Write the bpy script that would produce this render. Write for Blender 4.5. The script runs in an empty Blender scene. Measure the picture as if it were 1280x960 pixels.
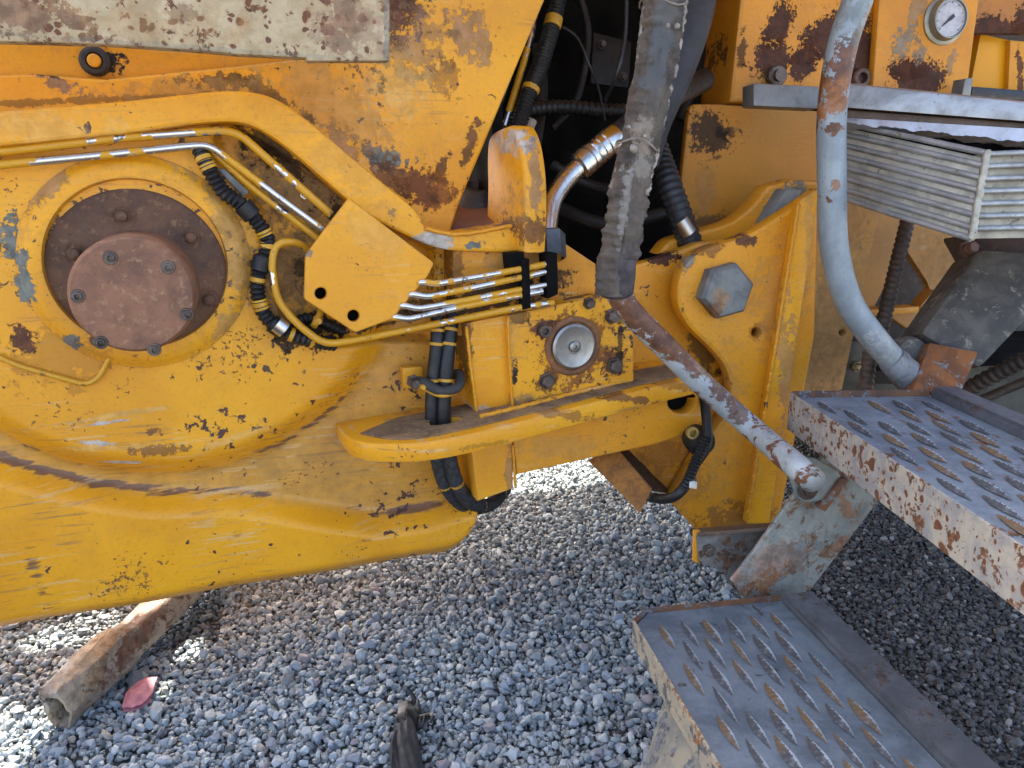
import bpy, bmesh, math, random
import numpy as np
from mathutils import Vector, Matrix, noise as mnoise
random.seed(7); RNG = np.random.default_rng(11)
SC = bpy.context.scene; COL = SC.collection
R = math.radians

# ------------------------------------------------------------------ camera, sky, sun, exposure
PITCH, YAW, CH, FPX = R(14.5), R(20.0), 1.30, 960.0
cam = bpy.data.cameras.new('camera'); cam.sensor_width = 36.0; cam.lens = 27.0
cam.clip_start = 0.02; cam.clip_end = 2000
camo = bpy.data.objects.new('camera', cam); COL.objects.link(camo)
camo.location = (0, 0, CH); camo.rotation_euler = (R(90) - PITCH, 0, -YAW)
SC.camera = camo
SUN = Vector((-0.15, 0.60, 0.78)).normalized()          # towards the sun: behind the machine
w = bpy.data.worlds.new('World'); SC.world = w; w.use_nodes = True
nt = w.node_tree; bg = nt.nodes['Background']
sky = nt.nodes.new('ShaderNodeTexSky'); sky.sky_type = 'NISHITA'; sky.sun_disc = False
sky.sun_elevation = math.asin(SUN.z); sky.sun_rotation = math.atan2(SUN.x, SUN.y)
sky.altitude = 200; sky.air_density = 0.75; sky.dust_density = 6.0; sky.ozone_density = 0.25
nt.links.new(sky.outputs[0], bg.inputs[0]); bg.inputs[1].default_value = 0.15
sl = bpy.data.lights.new('sun', 'SUN'); sl.energy = 5.0; sl.angle = R(0.5); sl.color = (1.0, .95, .87)
so = bpy.data.objects.new('sun', sl); COL.objects.link(so)
so.rotation_euler = SUN.to_track_quat('Z', 'Y').to_euler(); so.location = (-2, 8, 10)
SC.view_settings.view_transform = 'Standard'; SC.view_settings.look = 'None'
SC.view_settings.exposure = 2.55; SC.view_settings.gamma = 1.0; SC.view_settings.use_curve_mapping = False
SC.cycles.max_bounces = 6; SC.cycles.diffuse_bounces = 4; SC.cycles.glossy_bounces = 3
SC.cycles.use_denoising = True

# ------------------------------------------------------------------ picture -> place
CAM = Vector((0, 0, CH))
FW = Vector((math.cos(PITCH) * math.sin(YAW), math.cos(PITCH) * math.cos(YAW), -math.sin(PITCH)))
RT = Vector((math.cos(YAW), -math.sin(YAW), 0)); UP = RT.cross(FW)
def ray(px, py): return FW + RT * ((px - 640) / FPX) - UP * ((py - 480) / FPX)
class Plane:
    def __init__(s, o, n):
        s.o = Vector(o); s.n = Vector(n).normalized()
        s.u = Vector((0, 0, 1)).cross(s.n)
        s.u = Vector((1, 0, 0)) if s.u.length < 1e-4 else s.u.normalized()
        s.v = s.n.cross(s.u)
    def pt(s, px, py):
        d = ray(px, py); return CAM + d * ((s.o - CAM).dot(s.n) / d.dot(s.n))
    def loc(s, p): p = p - s.o; return (p.dot(s.u), p.dot(s.v))
    def mat(s):
        m = Matrix((s.u, s.v, s.n)).transposed().to_4x4(); m.translation = s.o; return m
    def px(s, px, py): return (s.pt(px, py) - CAM).dot(FW) / FPX       # metres per photo pixel there
    def off(s, d): return Plane(s.o + s.n * d, s.n)
def FY(Y): return Plane((0, Y, 0), (0, -1, 0))                         # planes along the front section
NR = Vector((-.156, -.988, 0)).normalized()
def RD(d): return Plane(-NR * d, NR)                                   # planes along the rear section
def HZ(z): return Plane((0, 0, z), (0, 0, 1))
def XP(X): return Plane((X, 0, 0), (-1, 0, 0))
def PD(px, py, s): return CAM + ray(px, py) * s

# ------------------------------------------------------------------ materials
class NB:
    def __init__(s, name):
        s.m = bpy.data.materials.new(name); s.m.use_nodes = True; s.t = s.m.node_tree
        s.b = s.t.nodes['Principled BSDF']
        s.pos = s.n('ShaderNodeTexCoord').outputs['Object']
    def n(s, t, **k):
        x = s.t.nodes.new(t)
        for a, v in k.items(): setattr(x, a, v)
        return x
    def put(s, sock, v):
        if hasattr(v, 'is_output'): s.t.links.new(v, sock)
        elif v is not None: sock.default_value = v
    def m_(s, op, a, b=None, c=None, clamp=False):
        x = s.n('ShaderNodeMath', operation=op, use_clamp=clamp)
        for i, v in enumerate((a, b, c)):
            if v is not None: s.put(x.inputs[i], v)
        return x.outputs[0]
    def noise(s, scale, detail=4, rough=.55, dist=0, vec=None):
        x = s.n('ShaderNodeTexNoise'); s.put(x.inputs['Vector'], vec or s.pos)
        x.inputs['Scale'].default_value = scale; x.inputs['Detail'].default_value = detail
        x.inputs['Roughness'].default_value = rough; x.inputs['Distortion'].default_value = dist
        return x.outputs['Fac']
    def ramp(s, v, a, b, lo=0., hi=1., smooth=True):
        x = s.n('ShaderNodeMapRange'); x.interpolation_type = 'SMOOTHSTEP' if smooth else 'LINEAR'
        s.put(x.inputs[0], v)
        for i, q in enumerate((a, b, lo, hi)): s.put(x.inputs[i + 1], q)
        return x.outputs[0]
    def mix(s, f, a, b):
        x = s.n('ShaderNodeMix', data_type='RGBA'); s.put(x.inputs[0], f)
        for i, v in ((6, a), (7, b)): s.put(x.inputs[i], v if hasattr(v, 'is_output') else (*v, 1))
        return x.outputs[2]
    def map(s, loc=(0, 0, 0), rot=(0, 0, 0), scale=(1, 1, 1), kind='POINT', vec=None):
        x = s.n('ShaderNodeMapping', vector_type=kind); s.put(x.inputs[0], vec or s.pos)
        x.inputs[1].default_value = loc; x.inputs[2].default_value = rot; x.inputs[3].default_value = scale
        return x.outputs[0]
    def site(s, c, rx, rz, rot, amp=.55, nz=None, soft=.12):
        v = s.map(c, (0, rot, 0), (rx, .25, rz), 'TEXTURE')
        l = s.n('ShaderNodeVectorMath', operation='LENGTH'); s.put(l.inputs[0], v)
        d = s.m_('ADD', l.outputs['Value'], s.m_('MULTIPLY', s.m_('SUBTRACT', nz, .5), amp * 4))
        if not hasattr(s, 'fine'): s.fine = s.m_('MULTIPLY', s.m_('SUBTRACT', s.noise(95, 4, .7), .5), 2.4)
        return s.ramp(s.m_('ADD', d, s.fine), 1 - soft, 1 + soft, 1, 0)
    def out(s, col, rough, metal=0., bump=None, bstr=.3, bd=.003, spec=None):
        s.put(s.b.inputs['Base Color'], col if hasattr(col, 'is_output') else (*col, 1))
        s.put(s.b.inputs['Roughness'], rough); s.put(s.b.inputs['Metallic'], metal)
        if spec is not None: s.b.inputs['Specular IOR Level'].default_value = spec
        if bump is not None:
            x = s.n('ShaderNodeBump'); x.inputs['Strength'].default_value = bstr; x.inputs['Distance'].default_value = bd
            s.put(x.inputs['Height'], bump); s.t.links.new(x.outputs[0], s.b.inputs['Normal'])
        return s.m
KIND = {  # colour, noise amplitude, edge softness
    'rust': ((.165, .066, .030), 1.15, .10), 'orust': ((.32, .115, .026), 1.1, .14), 'primer': ((.085, .030, .015), .55, .04),
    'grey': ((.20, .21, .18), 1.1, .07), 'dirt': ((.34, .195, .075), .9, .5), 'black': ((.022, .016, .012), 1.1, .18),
    'light': ((.70, .45, .16), 1.2, .4), 'pale': ((.50, .49, .44), 1.1, .08), 'fade': ((.46, .27, .10), 1.2, .35), 'mauve': ((.33, .195, .115), 1.2, .16)}
YEL, YEL2, ORG, ORG2 = (.80, .362, .010), (.70, .296, .010), (.68, .272, .008), (.54, .205, .010)
def paint(name, a=YEL, b=YEL2, sites=(), plane=None, chips=.4, dirt=.35, scratch=.4, rough=.42, edge=.5, dirtc=(.36, .195, .06), rust=.0, attrs=False):
    k = NB(name); nz = k.noise(26, 7, .68); big = k.noise(3.1, 5, .6)
    col = k.mix(k.ramp(big, .36, .64), a, b)
    d = k.noise(5.5, 9, .72, .4)
    col = k.mix(k.m_('MULTIPLY', k.ramp(d, .50, .78), dirt), col, dirtc)
    # fine speckled soot and fading
    col = k.mix(k.m_('MULTIPLY', k.ramp(k.noise(120, 4, .7), .52, .70), .40 * dirt + .08), col, (.16, .085, .03))
    st = k.m_('MULTIPLY', k.ramp(k.noise(13, 9, .74, .6), .50, .68), k.ramp(k.noise(2.3, 3), .40, .60))
    col = k.mix(k.m_('MULTIPLY', st, .18 + .42 * dirt), col, (.36, .18, .035))
    col = k.mix(k.m_('MULTIPLY', k.ramp(k.noise(8, 7, .7, 1.0), .58, .72), .30), col, (.72, .42, .07))
    if attrs:
        ad = k.n('ShaderNodeAttribute', attribute_name='dust').outputs['Fac']; aw = k.n('ShaderNodeAttribute', attribute_name='wear').outputs['Fac']
        vs_ = k.noise(1.0, 6, .7, .3, k.map((0, 0, 0), (0, .05, 0), (9, 9, 60)))
        fd = k.m_('MULTIPLY', ad, k.ramp(k.m_('ADD', vs_, k.m_('MULTIPLY', nz, .5)), .45, 1.0, .45, .95))
        col = k.mix(fd, col, k.mix(k.ramp(nz, .35, .65), (.50, .285, .075), (.36, .195, .055)))
        fw = k.ramp(k.m_('ADD', k.m_('MULTIPLY', aw, .55), vs_), .74, .84)
        col = k.mix(k.m_('MULTIPLY', fw, .9), col, k.mix(k.noise(30, 4), (.075, .035, .022), (.20, .10, .06)))
    # scratches run mostly along the machine
    sm = 0
    for rot, sc_ in ((.10, 1.), (-.32, 1.3)):
        v = k.map((0, 0, 0), (0, rot, 0), (4.5 * sc_, 4.5, 95 * sc_))
        q = k.ramp(k.noise(1.0, 6, .66, .2, v), .56, .64)
        sm = k.m_('MAXIMUM', q, sm)
    sm = k.m_('MULTIPLY', sm, k.ramp(k.noise(4.2, 3), .42, .62))
    col = k.mix(k.m_('MULTIPLY', sm, scratch), col, k.mix(k.ramp(k.noise(9, 3), .45, .55), (.62, .44, .22), (.22, .125, .06)))
    # chips
    area = k.ramp(k.noise(3.7, 3, .6), .35, .75, -.10, .10)
    cm = k.ramp(k.m_('ADD', k.noise(44, 5, .6, .3), area), .715 - chips * .1, .730 - chips * .1)
    col = k.mix(cm, col, k.mix(k.noise(70, 2), (.035, .018, .013), (.13, .06, .04)))
    a2 = k.ramp(k.noise(4.6, 4, .65), .40, .72, -.12, .11)
    c2m = k.ramp(k.m_('ADD', k.noise(105, 4, .6, .2), a2), .715 - chips * .07, .735 - chips * .07)
    col = k.mix(k.m_('MULTIPLY', c2m, .9), col, k.mix(k.noise(60, 2), (.08, .032, .014), (.27, .11, .03)))
    cm = k.m_('MAXIMUM', cm, c2m)
    hgt = k.m_('MULTIPLY', cm, -.8)
    if edge:
        bv = k.n('ShaderNodeBevel', samples=3); bv.inputs[0].default_value = .009
        g = k.n('ShaderNodeNewGeometry'); dp = k.n('ShaderNodeVectorMath', operation='DOT_PRODUCT')
        k.t.links.new(bv.outputs[0], dp.inputs[0]); k.t.links.new(g.outputs['Normal'], dp.inputs[1])
        em = k.m_('SUBTRACT', 1.0, dp.outputs['Value'])
        em = k.ramp(k.m_('ADD', k.m_('MULTIPLY', em, 1.1), k.m_('MULTIPLY', k.m_('SUBTRACT', nz, .5), 1.7)), .42 - .16 * edge, .50 - .16 * edge)
        em = k.m_('MULTIPLY', em, k.ramp(dp.outputs['Value'], .97, .995, 1, 0))
        col = k.mix(k.m_('MULTIPLY', em, .85), col, k.mix(k.noise(18, 3), (.10, .05, .035), (.36, .27, .20)))
    rg = k.ramp(d, .4, .8, rough, rough + .25)
    if rust:
        rm = k.ramp(k.m_('ADD', k.noise(9, 8, .7, .5), 0), .66 - .2 * rust, .72 - .2 * rust)
        col = k.mix(rm, col, k.mix(k.noise(30, 4), (.10, .045, .025), (.30, .12, .04)))
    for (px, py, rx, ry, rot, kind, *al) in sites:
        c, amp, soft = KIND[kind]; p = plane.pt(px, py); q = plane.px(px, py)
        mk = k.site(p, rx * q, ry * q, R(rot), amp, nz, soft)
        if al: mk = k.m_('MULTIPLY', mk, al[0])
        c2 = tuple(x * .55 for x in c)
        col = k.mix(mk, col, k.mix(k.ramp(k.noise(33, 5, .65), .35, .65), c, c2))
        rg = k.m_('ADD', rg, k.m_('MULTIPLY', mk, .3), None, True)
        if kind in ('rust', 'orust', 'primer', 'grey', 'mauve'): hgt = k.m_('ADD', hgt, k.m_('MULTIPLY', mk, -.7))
    hgt = k.m_('ADD', hgt, k.m_('MULTIPLY', k.noise(22, 5, .6), .5))
    hgt = k.m_('ADD', hgt, k.m_('MULTIPLY', k.noise(230, 2), .10))
    return k.out(col, rg, 0, hgt, .5, .004, .38)
def rusty(name, a=(.17, .085, .06), b=(.075, .04, .032), c=(.30, .20, .15), rough=.62, sc=1., metal=.25):
    k = NB(name); n1 = k.noise(7 * sc, 9, .72, .3); n2 = k.noise(45 * sc, 6, .7)
    col = k.mix(k.ramp(n1, .35, .68), b, a); col = k.mix(k.m_('MULTIPLY', k.ramp(n2, .52, .72), .75), col, c)
    col = k.mix(k.m_('MULTIPLY', k.ramp(k.noise(90 * sc, 3), .6, .75), .5), col, tuple(x * .4 for x in b))
    return k.out(col, k.ramp(n2, .3, .7, rough - .12, rough + .15), metal, k.m_('ADD', n2, n1), .35, .003)
def steel(name, a, b, spots=None, amount=.3, metal=.5, rough=.45, sc=1., spotc=(.26, .10, .035), sites=(), plane=None, edge=False, streak=0, pits=0):
    """worn painted or bare metal with patches"""
    k = NB(name); n1 = k.noise(5.5 * sc, 8, .68, .4); nz = k.noise(26, 7, .68)
    col = k.mix(k.ramp(n1, .38, .64), a, b)
    if streak:
        v = k.map((0, 0, 0), (0, 0, 0), (60, 60, 4)); col = k.mix(k.m_('MULTIPLY', k.ramp(k.noise(1, 4, .6, .2, v), .45, .7), streak), col, tuple(x * .55 for x in a))
    mt = metal; hgt = k.m_('MULTIPLY', k.noise(60 * sc, 5, .7), .5)
    if amount:
        q = k.m_('ADD', k.noise(13 * sc, 7, .7, .5), k.m_('MULTIPLY', k.noise(60 * sc, 2), .12))
        sm = k.ramp(q, .74 - amount * .25, .77 - amount * .25)
        col = k.mix(sm, col, k.mix(k.ramp(k.noise(38 * sc, 4), .35, .65), spotc, tuple(x * .4 for x in spotc)))
        mt = k.m_('MULTIPLY', k.m_('SUBTRACT', 1, sm), metal); hgt = k.m_('ADD', hgt, k.m_('MULTIPLY', sm, -.5))
    col = k.mix(k.m_('MULTIPLY', k.ramp(k.noise(120 * sc, 3, .7), .55, .72), .35), col, tuple(x * .35 for x in a))
    if pits:
        for sc2, lo in ((pits, .30), (pits * 2.3, .36)):
            vo = k.n('ShaderNodeTexVoronoi'); vo.inputs['Scale'].default_value = sc2
            wv = k.n('ShaderNodeVectorMath', operation='MULTIPLY_ADD'); k.put(wv.inputs[0], k.n('ShaderNodeTexNoise').outputs['Color']); wv.inputs[1].default_value = (.02, .02, .02); k.put(wv.inputs[2], k.pos); wv.inputs[0].links[0].from_node.inputs['Scale'].default_value = 40
            k.put(wv.inputs[0].links[0].from_node.inputs['Vector'], k.pos); k.put(vo.inputs['Vector'], wv.outputs[0])
            sx = k.n('ShaderNodeSeparateColor'); k.put(sx.inputs[0], vo.outputs['Color'])
            rr_ = k.m_('SUBTRACT', k.m_('MULTIPLY', sx.outputs[0], .62), .20 if sc2 == pits else .16)
            dd = k.m_('SUBTRACT', rr_, vo.outputs['Distance'])
            col = k.mix(k.m_('MULTIPLY', k.ramp(dd, -.14, .02), .45), col, (.36, .20, .09))
            pm = k.ramp(k.m_('ADD', dd, k.m_('MULTIPLY', k.m_('SUBTRACT', nz, .5), .5)), -.01, .05)
            col = k.mix(pm, col, k.mix(k.noise(60, 3), (.19, .075, .03), (.085, .038, .024))); mt = k.m_('MULTIPLY', k.m_('SUBTRACT', 1, pm), mt); hgt = k.m_('ADD', hgt, k.m_('MULTIPLY', pm, -.5))
    for (px, py, rx, ry, rot, kind, *al) in sites:
        c, amp, soft = KIND[kind]; p = plane.pt(px, py); qx = plane.px(px, py)
        mk = k.site(p, rx * qx, ry * qx, R(rot), amp, nz, soft)
        if al: mk = k.m_('MULTIPLY', mk, al[0])
        col = k.mix(mk, col, k.mix(k.ramp(k.noise(33, 5, .65), .35, .65), c, tuple(x * .5 for x in c)))
        mt = k.m_('MULTIPLY', k.m_('SUBTRACT', 1, mk), mt)
    return k.out(col, k.ramp(n1, .3, .7, rough - .08, rough + .18), mt, hgt, .35, .003)
def flat(name, c, rough=.6, metal=0., var=.35, sc=25, bump=.3):
    k = NB(name); n = k.noise(sc, 6, .65)
    return k.out(k.mix(k.ramp(n, .35, .68), c, tuple(x * (1 - var) for x in c)), k.ramp(n, .3, .7, max(.05, rough - .1), min(1, rough + .1)), metal, n, bump, .002)
def tubemat(name, worn=.5):
    """yellow paint rubbed off to bright steel in lengths"""
    k = NB(name); n = k.noise(7.5, 3, .6); n2 = k.noise(60, 4, .6)
    m = k.ramp(k.m_('ADD', n, k.m_('MULTIPLY', n2, .10)), .72 - worn * .2, .735 - worn * .2)
    col = k.mix(m, k.mix(k.noise(12, 4), (.66, .33, .012), (.50, .24, .012)), (.62, .60, .56))
    dk = k.ramp(k.noise(30, 5, .7), .60, .68); col = k.mix(k.m_('MULTIPLY', dk, .8), col, (.05, .028, .015))
    return k.out(col, k.ramp(m, 0, 1, .4, .24), k.m_('MULTIPLY', m, .95), n2, .2, .001)

M_RUBBER = flat('black_rubber', (.010, .010, .0105), .5, 0, .5, 60)
M_HOSE = flat('dusty_hose', (.040, .042, .045), .75, 0, .6, 90)
M_BLACK = flat('grease_shade_black', (.0045, .0042, .004), .9, 0, .5, 9)  # near-black: deep shade put into the colour of inner panels, grease on other parts
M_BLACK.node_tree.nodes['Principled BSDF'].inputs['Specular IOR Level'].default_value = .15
M_BOLT = rusty('bolt_rust', (.16, .13, .11), (.07, .05, .04), (.30, .27, .24), .5, 2, .6)
M_RUST = rusty('brown_rust'); M_DISC = rusty('disc_rust', (.165, .076, .036), (.078, .038, .021), (.29, .18, .10), .75, 1.4, .0)
M_CAP = rusty('cap_rust', (.27, .118, .060), (.135, .062, .034), (.40, .26, .145), .66, 1.7, .0)
M_ANGLE = rusty('angle_rust', (.42, .17, .028), (.20, .08, .02), (.50, .26, .07), .8, 3.2, 0)
M_STEEL = steel('bright_steel', (.62, .60, .56), (.45, .43, .40), amount=.02, metal=1, rough=.24)
M_PIN = steel('pin_steel', (.42, .41, .38), (.30, .29, .27), amount=.2, metal=.9, rough=.36, sc=2)
M_YTUBE = tubemat('tube_paint', .45); M_YTUBE2 = tubemat('tube_paint_worn', .95)
M_YBAND = flat('yellow_band', (.62, .32, .02), .5)

# ------------------------------------------------------------------ objects
def link(name, me, mat, parent=None, smooth=40):
    if mat is not None and not me.materials: me.materials.append(mat)
    if smooth:
        me.polygons.foreach_set('use_smooth', [True] * len(me.polygons))
        me.set_sharp_from_angle(angle=R(smooth))
    else: me.polygons.foreach_set('use_smooth', [False] * len(me.polygons))
    o = bpy.data.objects.new(name, me); COL.objects.link(o)
    if parent is not None:
        o.parent = parent; o.matrix_parent_inverse = PINV.get(parent.name, Matrix()).copy()
    return o
PINV = {}
def tag(o, label, cat, group=None, kind=None):
    if label: o['label'] = label
    if cat: o['category'] = cat
    if group: o['group'] = group
    if kind: o['kind'] = kind
    return o
def empty(name, loc, label, cat):
    o = bpy.data.objects.new(name, None); COL.objects.link(o); o.location = loc; o.empty_display_size = .2
    PINV[o.name] = Matrix.Translation(loc).inverted(); return tag(o, label, cat)
def bm_obj(name, bm, mat, parent=None, smooth=40):
    me = bpy.data.meshes.new(name); bmesh.ops.recalc_face_normals(bm, faces=bm.faces); bm.to_mesh(me); bm.free()
    return link(name, me, mat, parent, smooth)
def rounded(pts, n=6):
    out = []; N = len(pts)
    for i, p in enumerate(pts):
        x, y = p[0], p[1]; r = p[2] if len(p) > 2 else 0
        if r <= 0: out.append((x, y)); continue
        a, b = pts[i - 1], pts[(i + 1) % N]
        va, vb = Vector((a[0] - x, a[1] - y)), Vector((b[0] - x, b[1] - y))
        ra, rb = min(r, va.length * .48), min(r, vb.length * .48)
        A = Vector((x, y)) + va.normalized() * ra; B = Vector((x, y)) + vb.normalized() * rb; Cc = Vector((x, y))
        for j in range(n + 1):
            t = j / n; q = A * (1 - t) ** 2 + Cc * 2 * t * (1 - t) + B * t * t; out.append((q.x, q.y))
    return out
def spline(pts, n=8, closed=False):
    P = [Vector(p) for p in pts]; N = len(P); out = []
    rng = N if closed else N - 1
    for i in range(rng):
        p0 = P[i - 1] if (closed or i > 0) else P[0]; p1 = P[i]; p2 = P[(i + 1) % N]
        p3 = P[(i + 2) % N] if (closed or i + 2 < N) else P[-1]
        for j in range(n):
            t = j / n
            out.append(.5 * ((2 * p1) + (p2 - p0) * t + (2 * p0 - 5 * p1 + 4 * p2 - p3) * t * t + (3 * p1 - p0 - 3 * p2 + p3) * t ** 3))
    if not closed: out.append(P[-1])
    return out
def plate(name, plane, pts, thick, mat, parent=None, bevel=.004, holes=(), smooth_pts=False, local=False):
    """outline on the plane, given real thickness behind it; holes = (px, py, rx[, ry]) or a list of points"""
    cu = bpy.data.curves.new(name, 'CURVE'); cu.dimensions = '2D'; cu.fill_mode = 'BOTH'
    b = min(bevel, thick * .45); cu.extrude = thick / 2 - b; cu.bevel_depth = b; cu.bevel_resolution = 1; cu.offset = -b
    loops = [[tuple(q) for q in spline([(p[0], p[1]) for p in pts], 6, True)] if smooth_pts else rounded(pts)]
    for h in holes:
        if isinstance(h, list): loops.append(rounded(h))
        else:
            rx = h[2]; ry = h[3] if len(h) > 3 else rx
            loops.append([(h[0] + rx * math.cos(a * math.pi / 9), h[1] + ry * math.sin(a * math.pi / 9)) for a in range(18)])
    for L in loops:
        sp = cu.splines.new('POLY'); sp.points.add(len(L) - 1); sp.use_cyclic_u = True
        for i, q in enumerate(L):
            x, y = q if local else plane.loc(plane.pt(q[0], q[1])); sp.points[i].co = (x, y, 0, 1)
    t = bpy.data.objects.new('tmp', cu)
    me = bpy.data.meshes.new_from_object(t); bpy.data.objects.remove(t); bpy.data.curves.remove(cu)
    me.name = name; me.transform(plane.mat() @ Matrix.Translation((0, 0, -thick / 2))); me.materials.clear()
    return link(name, me, mat, parent, 35)
def fillet(P, r, n=6):
    out = [P[0]]
    for i in range(1, len(P) - 1):
        a, b = P[i - 1] - P[i], P[i + 1] - P[i]; q = min(r, a.length * .48, b.length * .48)
        A, B = P[i] + a.normalized() * q, P[i] + b.normalized() * q
        for j in range(n + 1):
            t = j / n; out.append(A * (1 - t) ** 2 + P[i] * 2 * t * (1 - t) + B * t * t)
    return out + [P[-1]]
def sweep(bm, path, rad, seg=10, caps=True, ell=1.0, up=None):
    """rad: number or function(t in 0..1, length so far)"""
    n = len(path); T = []
    for i in range(n):
        d = path[min(i + 1, n - 1)] - path[max(i - 1, 0)]; T.append(d.normalized())
    ref = Vector(up) if up else (Vector((0, 0, 1)) if abs(T[0].z) < .8 else Vector((0, 1, 0)))
    N = (ref - T[0] * ref.dot(T[0])).normalized(); rings = []; L = 0
    for i in range(n):
        if i: L += (path[i] - path[i - 1]).length
        N = (N - T[i] * N.dot(T[i])).normalized(); B = T[i].cross(N)
        ring = []
        for j in range(seg):
            a = 2 * math.pi * j / seg
            r = rad(i / (n - 1), L, a) if callable(rad) else rad
            ring.append(bm.verts.new(path[i] + N * (math.cos(a) * r * ell) + B * (math.sin(a) * r)))
        rings.append(ring)
    for i in range(n - 1):
        for j in range(seg): bm.faces.new((rings[i][j], rings[i][(j + 1) % seg], rings[i + 1][(j + 1) % seg], rings[i + 1][j]))
    if caps: bm.faces.new(rings[0][::-1]); bm.faces.new(rings[-1])
def resample(path, step):
    out = [path[0]]; acc = 0
    for i in range(1, len(path)):
        a, b = path[i - 1], path[i]; L = (b - a).length; d = step - acc
        while d <= L: out.append(a + (b - a) * (d / L)); d += step
        acc = (acc + L) % step if L else acc
    if (out[-1] - path[-1]).length > step * .3: out.append(path[-1])
    return out
def tube(name, P, r, mat, parent=None, fil=None, seg=12, ell=1.0):
    bm = bmesh.new(); sweep(bm, fillet(P, fil) if fil else spline(P, 8), r, seg, True, ell); return bm_obj(name, bm, mat, parent, 60)
def corr(name, P, r, mat, parent=None, pitch=.011, depth=.14, seg=12):
    bm = bmesh.new(); path = resample(spline(P, 10), pitch / 4)
    sweep(bm, path, lambda t, L, a: r * (1 + depth * math.sin(2 * math.pi * L / pitch)), seg); return bm_obj(name, bm, mat, parent, 70)
def bands(P, r, ts, mat, parent, wid=.012, name='band'):
    path = spline(P, 10)
    for t in ts:
        i = min(int(t * (len(path) - 1)), len(path) - 2); d = (path[i + 1] - path[i]).normalized()
        tube(name, [path[i] - d * wid / 2, path[i] + d * wid / 2], r, mat, parent, seg=12)
def lathe(bm, c, axis, prof, seg=32, phase=0):
    """prof: (radius, along axis)"""
    ax = Vector(axis).normalized(); t = Vector((0, 0, 1)) if abs(ax.z) < .9 else Vector((1, 0, 0))
    u = ax.cross(t).normalized(); v = ax.cross(u); prev = None
    for r, h in prof:
        if r < 1e-6: ring = [bm.verts.new(Vector(c) + ax * h)]
        else: ring = [bm.verts.new(Vector(c) + ax * h + (u * math.cos(2 * math.pi * (j + phase) / seg) + v * math.sin(2 * math.pi * (j + phase) / seg)) * r) for j in range(seg)]
        if prev:
            if len(ring) == 1 and len(prev) > 1:
                for j in range(seg): bm.faces.new((prev[j], prev[(j + 1) % seg], ring[0]))
            elif len(prev) == 1:
                for j in range(seg): bm.faces.new((prev[0], ring[(j + 1) % seg], ring[j]))
            else:
                for j in range(seg): bm.faces.new((prev[j], prev[(j + 1) % seg], ring[(j + 1) % seg], ring[j]))
        prev = ring
def turned(name, c, axis, prof, mat, parent, seg=32, smooth=40, phase=0):
    bm = bmesh.new(); lathe(bm, c, axis, prof, seg, phase); return bm_obj(name, bm, mat, parent, smooth)
def bolt(name, c, axis, r, h, mat, parent, hexa=True):
    if hexa: return turned(name, c, axis, [(r * 1.35, -.004), (r * 1.35, .004), (r * 1.02, .004), (r, h * .85), (r * .84, h), (0, h)], mat, parent, 6, 30, .3)
    return turned(name, c, axis, [(r, -.006), (r, h * .7), (r * .85, h), (r * .5, h), (r * .42, h * .45), (0, h * .45)], mat, parent, 16)
def quadbox(name, F, depth, mat, parent, bevel=.003):
    """F: four 3-D corners of the front face; depth: vector to the back"""
    bm = bmesh.new(); a = [bm.verts.new(p) for p in F]; b = [bm.verts.new(p + depth) for p in F]
    bm.faces.new(a); bm.faces.new(b[::-1])
    for i in range(4): bm.faces.new((a[i], b[i], b[(i + 1) % 4], a[(i + 1) % 4]))
    bmesh.ops.recalc_face_normals(bm, faces=bm.faces)
    if bevel: bmesh.ops.bevel(bm, geom=bm.edges[:], offset=bevel, segments=2, affect='EDGES', profile=.6)
    return bm_obj(name, bm, mat, parent, 35)
def smoothstep(a, b, x):
    t = np.clip((x - a) / (b - a), 0, 1); return t * t * (3 - 2 * t)

# ------------------------------------------------------------------ the machine
MC = empty('construction_machine', (.6, 2.4, 0), 'worn yellow articulated construction machine with rusty pivots and grey access steps', 'construction machine')
NY = Vector((0, -1, 0))

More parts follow.
